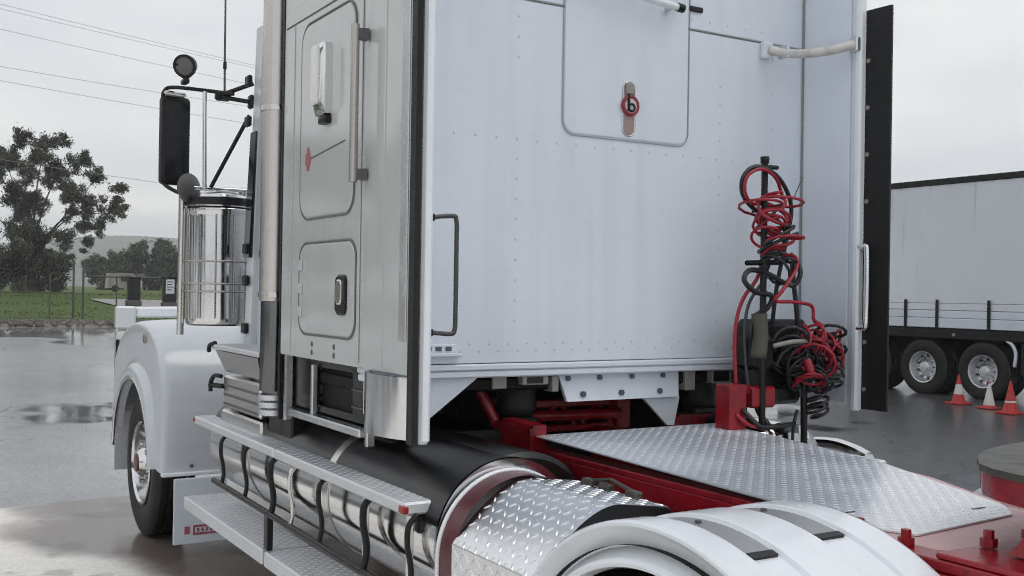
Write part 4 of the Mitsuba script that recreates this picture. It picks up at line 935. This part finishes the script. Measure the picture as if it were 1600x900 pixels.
def coil(c, axis, R0, R1, L, turns, wob, seed):
    r = np.random.default_rng(seed); axis = np.array(axis, float) / np.linalg.norm(axis); a = np.cross(axis, [.3, .9, .2]); a /= np.linalg.norm(a); b = np.cross(axis, a)
    t = np.linspace(0, 1, int(turns * 14)); ph = t * turns * 2 * np.pi + r.uniform(0, 6); R_ = R0 + (R1 - R0) * t + wob * np.sin(ph * .63 + r.uniform(0, 6))
    sag = wob * np.stack([np.sin(t * 7 + k) for k in r.uniform(0, 6, 3)], -1)
    return np.array(c) + axis * ((t - .5) * L)[:, None] + R_[:, None] * (np.cos(ph)[:, None] * a + np.sin(ph)[:, None] * b) + sag


for c_, ax_, R0_, R1_, L_, n_, w_, r_, m_ in [
    ((.635, -.34, 2.14), (.15, .1, 1), .07, .09, .24, 4.6, .030, .0065, HOSER), ((.66, -.33, 2.07), (-.3, .3, 1), .09, .06, .20, 3.2, .030, .0075, HOSEB), ((.62, -.33, 2.09), (.5, .4, 1), .05, .075, .16, 3.5, .028, .0065, HOSER),
    ((.70, -.33, 1.93), (.8, .3, .7), .07, .05, .14, 2.4, .025, .0075, HOSEB),
    ((.94, -.33, 1.30), (-.35, .1, 1), .052, .045, .18, 5.2, .010, .0075, HOSEB),
    ((.99, -.33, 1.57), (.5, .3, .8), .06, .05, .12, 3.5, .022, .0075, HOSEB), ((.93, -.33, 1.50), (.9, .5, .3), .09, .07, .16, 3.6, .030, .007, HOSER), ((.85, -.31, 1.46), (.2, 1, .3), .10, .07, .08, 3.6, .028, .0085, HOSEB),
    ((1.03, -.31, 1.47), (.3, 1, -.4), .06, .045, .10, 3.5, .020, .008, HOSEB), ((1.02, -.33, 1.54), (-.5, 1, .4), .07, .04, .08, 3, .024, .007, HOSER), ((.80, -.30, 1.54), (.6, 1, .1), .08, .10, .07, 3, .026, .0085, HOSEB),
    ((.95, -.33, 1.41), (1, .2, .3), .055, .07, .14, 3.4, .022, .007, HOSEB), ((.90, -.34, 1.58), (1, .1, -.3), .05, .06, .16, 3.2, .022, .0065, HOSER), ((1.0, -.32, 1.40), (.1, .6, 1), .05, .06, .12, 3.2, .02, .007, HOSEB), ((.88, -.34, 1.40), (.4, .5, .8), .06, .05, .12, 3, .024, .0065, HOSER)]:
    part('coiled_hose', tube(coil(c_, ax_, R0_, R1_, L_, n_, w_, int(c_[0] * 1000 + c_[2] * 777)), r_, 7), m_, smooth=True)
for m, r, pts in HO['air_hose']: part('air_hose', tube(spline(pts, 6), r * .82, 8), m, smooth=True)
part('wire_end', tube([(.926, -.15, 2.2), (1.0, -.12, 2.27), (1.07, -.1, 2.36)], .003, 5), GASKET, smooth=True)
part('hose_wrap', tube(spline([(.60, -.30, 1.70), (.61, -.3, 1.6), (.60, -.3, 1.5)], 4), .036, 12), TAPE, smooth=True)
vb = part('valve_unit', [box(.64, 1.02, -.22, -.08, 1.34, 1.67, .03)], BLACK)
part('valve_body', [lathe([(-.30, .001), (-.30, .05), (-.28, .06), (-.22, .06)], 'y', 20, (.80, 0, 1.50)), lathe([(-.30, .001), (-.30, .04), (-.28, .05), (-.22, .05)], 'y', 20, (.93, 0, 1.44)), box(.62, .72, -.28, -.12, 1.44, 1.60, .02), box(.66, .92, -.26, -.1, 1.28, 1.37, .02)], BLACK, vb, smooth=30)
part('coupling', [tube([(.95, -.33, 1.585), (1.02, -.36, 1.60)], .02, 10), tube([(1.0, -.33, 1.42), (1.05, -.36, 1.40)], .022, 10), tube([(1.02, -.33, 1.545), (1.075, -.33, 1.55)], .024, 10)], BLACK, vb, smooth=True)
part('coupling', [tube([(1.07, -.3, 1.50), (1.125, -.31, 1.495)], .022, 10), tube([(1.055, -.3, 1.53), (1.11, -.3, 1.525)], .02, 10), tube([(.85, -.35, 1.49), (.86, -.38, 1.42)], .02, 10)], HOSER, vb, smooth=True)
part('cable_clip', tube(spline([(.66, -.33, 1.555), (.75, -.36, 1.575), (.86, -.36, 1.575)], 4), .011, 8), GREY, vb, smooth=True)
rp = part('hose_post', box(.435, .535, -.30, -.20, 1.10, 1.385, .006), RED)
part('post_block', box(.575, .715, -.30, -.20, 1.275, 1.37, .01), RED, rp)
part('post_arm', box(.536, .60, -.27, -.22, 1.335, 1.375, .005), RED, rp)

# ------------------------------------------------------------------ trailer on the right, parallel to the truck
tr = thing('curtain_trailer', 'white curtain sided semi trailer parked at the right with black running gear', 'trailer')
TXs = 14.0
def curtain(p, n, uv):
    s = smoothstep(.62, .9, fbm(p.y * 9, p.z * .5, 3, 3)) * smoothstep(1.8, 3.9, p.z + 1.2 * fbm(p.y * 4, 0, 0, 2)); a = fbm(p.y * .8, p.z * .8, 0, 4)
    return mi.Color3f(.68, .71, .76) * (1 - .22 * s) * (.93 + .14 * a)
mat('curtain_vinyl', {'type': 'principled', 'base_color': proc(curtain), 'roughness': .5, 'specular': .4})
yy = np.linspace(-4.2, 13.6, 180)
CV = np.array([[(TXs + .012 * math.sin(y * 5.3) * math.sin(math.pi * (z - 1.7) / 2.2) + .006 * math.sin(y * 17), y, z) for z in np.linspace(1.70, 3.87, 16)] for y in yy])
obj('curtain', grid(CV), 'curtain_vinyl', tr, smooth=True)
obj('roof_rail', box(TXs - .03, TXs + .1, -4.2, 13.6, 3.875, 3.985, .01), BLACK, tr)
obj('roof', box(TXs + .1, TXs + 2.4, -4.2, 13.6, 3.7, 3.96, .02), WHITE2, tr)
obj('trailer_box', box(TXs + .08, TXs + 2.4, -4.19, 13.59, 1.22, 3.69, .02), WHITE2, tr)
obj('side_rave', box(TXs - .02, TXs + .06, -4.2, 13.6, 1.245, 1.42, .008), WHITE2, tr)
obj('side_rave', box(TXs - .012, TXs + .06, -4.2, 13.6, 1.43, 1.56, .006), WHITE2, tr)
obj('side_rave', box(TXs - .006, TXs + .06, -4.2, 13.6, 1.57, 1.69, .006), 'curtain_vinyl', tr)
for z in (1.425, 1.565): obj('rail_groove', box(TXs - .004, TXs + .05, -4.2, 13.6, z - .006, z + .006, .001), GASKET, tr)
for y in (12.2, 10.9, 9.55, 8.86, 7.80, 6.5, 5.2, 3.9, 2.6): obj('curtain_strap', box(TXs - .045, TXs - .021, y - .03, y + .03, 1.235, 1.76, .006), BLACK, tr)
obj('chassis_beam', box(TXs + .02, TXs + 2.3, -4.2, 13.6, 1.05, 1.238, .01), BLACK, tr)
obj('chassis_beam', [box(TXs + .55, TXs + .75, -4, 13.4, .75, 1.05), box(TXs + 1.65, TXs + 1.85, -4, 13.4, .75, 1.05)], DARK, tr)
obj('marker_lamp', box(TXs - .0, TXs + .018, 8.50, 8.56, 1.10, 1.15, .004), GREY, tr)
def trailer_wheel(y):
    w = thing('wheel', parent=tr); c = np.array([TXs + .16, y, .50])
    obj('tyre', [tyre_mesh(c, .52, .26), tyre_mesh(c + [.32, 0, 0], .52, .26)], RUBBER, w, smooth=35)
    obj('rim', lathe([(-.11, .292), (-.13, .294), (-.125, .275), (-.03, .25), (.03, .235), (.04, .2), (0, .15), (-.03, .13), (-.08, .11), (-.11, .08), (-.115, .001)], 'x', 40, c), ALU, w, smooth=30)
    obj('lug_nuts', cat_mesh([bolt(c + [-.015, .165 * math.cos(q), .165 * math.sin(q)], 'x', .018, -.045) for q in np.arange(10) * np.pi / 5]), CHROME2, w, kind='stuff')
    obj('hand_holes', cat_mesh([lathe([(0, .0001), (0, .026)], 'x', 12, c + [.018, .215 * math.cos(q), .215 * math.sin(q)]) for q in np.arange(10) * np.pi / 5 + .3]), BLACK, w, kind='stuff')
    c2 = c + [2.0, 0, 0]; obj('tyre', tyre_mesh(c2, .52, .26), RUBBER, w, smooth=35)
for y in (10.45, 9.20, 7.95): trailer_wheel(y)
obj('mud_guard', tube(spline([(TXs + .05, 7.35, .62), (TXs + .05, 7.33, .85), (TXs + .05, 7.40, 1.0), (TXs + .05, 7.5, 1.06)], 5), .03, 8), WHITE2, tr, smooth=True)
obj('tool_box', box(TXs + .05, TXs + .6, 5.4, 7.25, .45, 1.04, .02), BLACK, tr)
obj('landing_leg', box(TXs + .3, TXs + .45, 1.0, 1.15, 0, 1.05, .01), STEEL, tr)

# ------------------------------------------------------------------ cones
def cone(label, x, y, h, band, lo=.34):
    t = thing('traffic_cone', label, 'traffic cone', 'traffic cones by the trailer')
    k = h / .5
    obj('base', box(x - .16 * k, x + .16 * k, y - .16 * k, y + .16 * k, .003, .035 * k, .008), ORANGE, t)
    r = lambda z: .115 * k * (1 - z / (h * 1.12))
    obj('body', lathe([(.0352 * k, r(.0)), (h * lo, r(h * lo)), (h * lo, r(h * lo) - .004), (h * band, r(h * band) - .004), (h * band, r(h * band)), (h * .97, r(h * .97)), (h, r(h * .97) * .7), (h, .001)], 'z', 28, (x, y, 0)), ORANGE, t, smooth=30)
    obj('reflective_band', lathe([(h * (lo + .005), r(h * (lo + .005)) + .001), (h * (band - .005), r(h * (band - .005)) + .001)], 'z', 28, (x, y, 0)), paint('cone_band', (.70, .70, .69), .3, .2, 12) if 'cone_band' not in scene else 'cone_band', t, smooth=True)
    return t
cone('orange traffic cone standing between the two trailer wheels, leftmost of three', 12.95, 7.64, .50, .68)
cone('small traffic cone with the widest white band, standing in front of the rear trailer wheel', 12.78, 6.95, .44, .94, .13)
cone('red orange traffic cone with only a thin pale band, nearest the right edge', 12.40, 6.32, .52, .40)

# ------------------------------------------------------------------ damp air
scene['air'] = {'type': 'homogeneous', 'albedo': rgb(.97, .97, .97), 'sigma_t': .0006}
scene['haze'] = {'type': 'cube', 'to_world': T().translate([250, 600, 40]).scale([1000, 950, 42]), 'bsdf': {'type': 'null'}, 'interior': {'type': 'ref', 'id': 'air'}}
labels['haze'] = {'label': 'thin damp haze over the yard and the far hill', 'category': 'haze', 'kind': 'stuff'}
scene['camera']['medium'] = {'type': 'ref', 'id': 'air'}
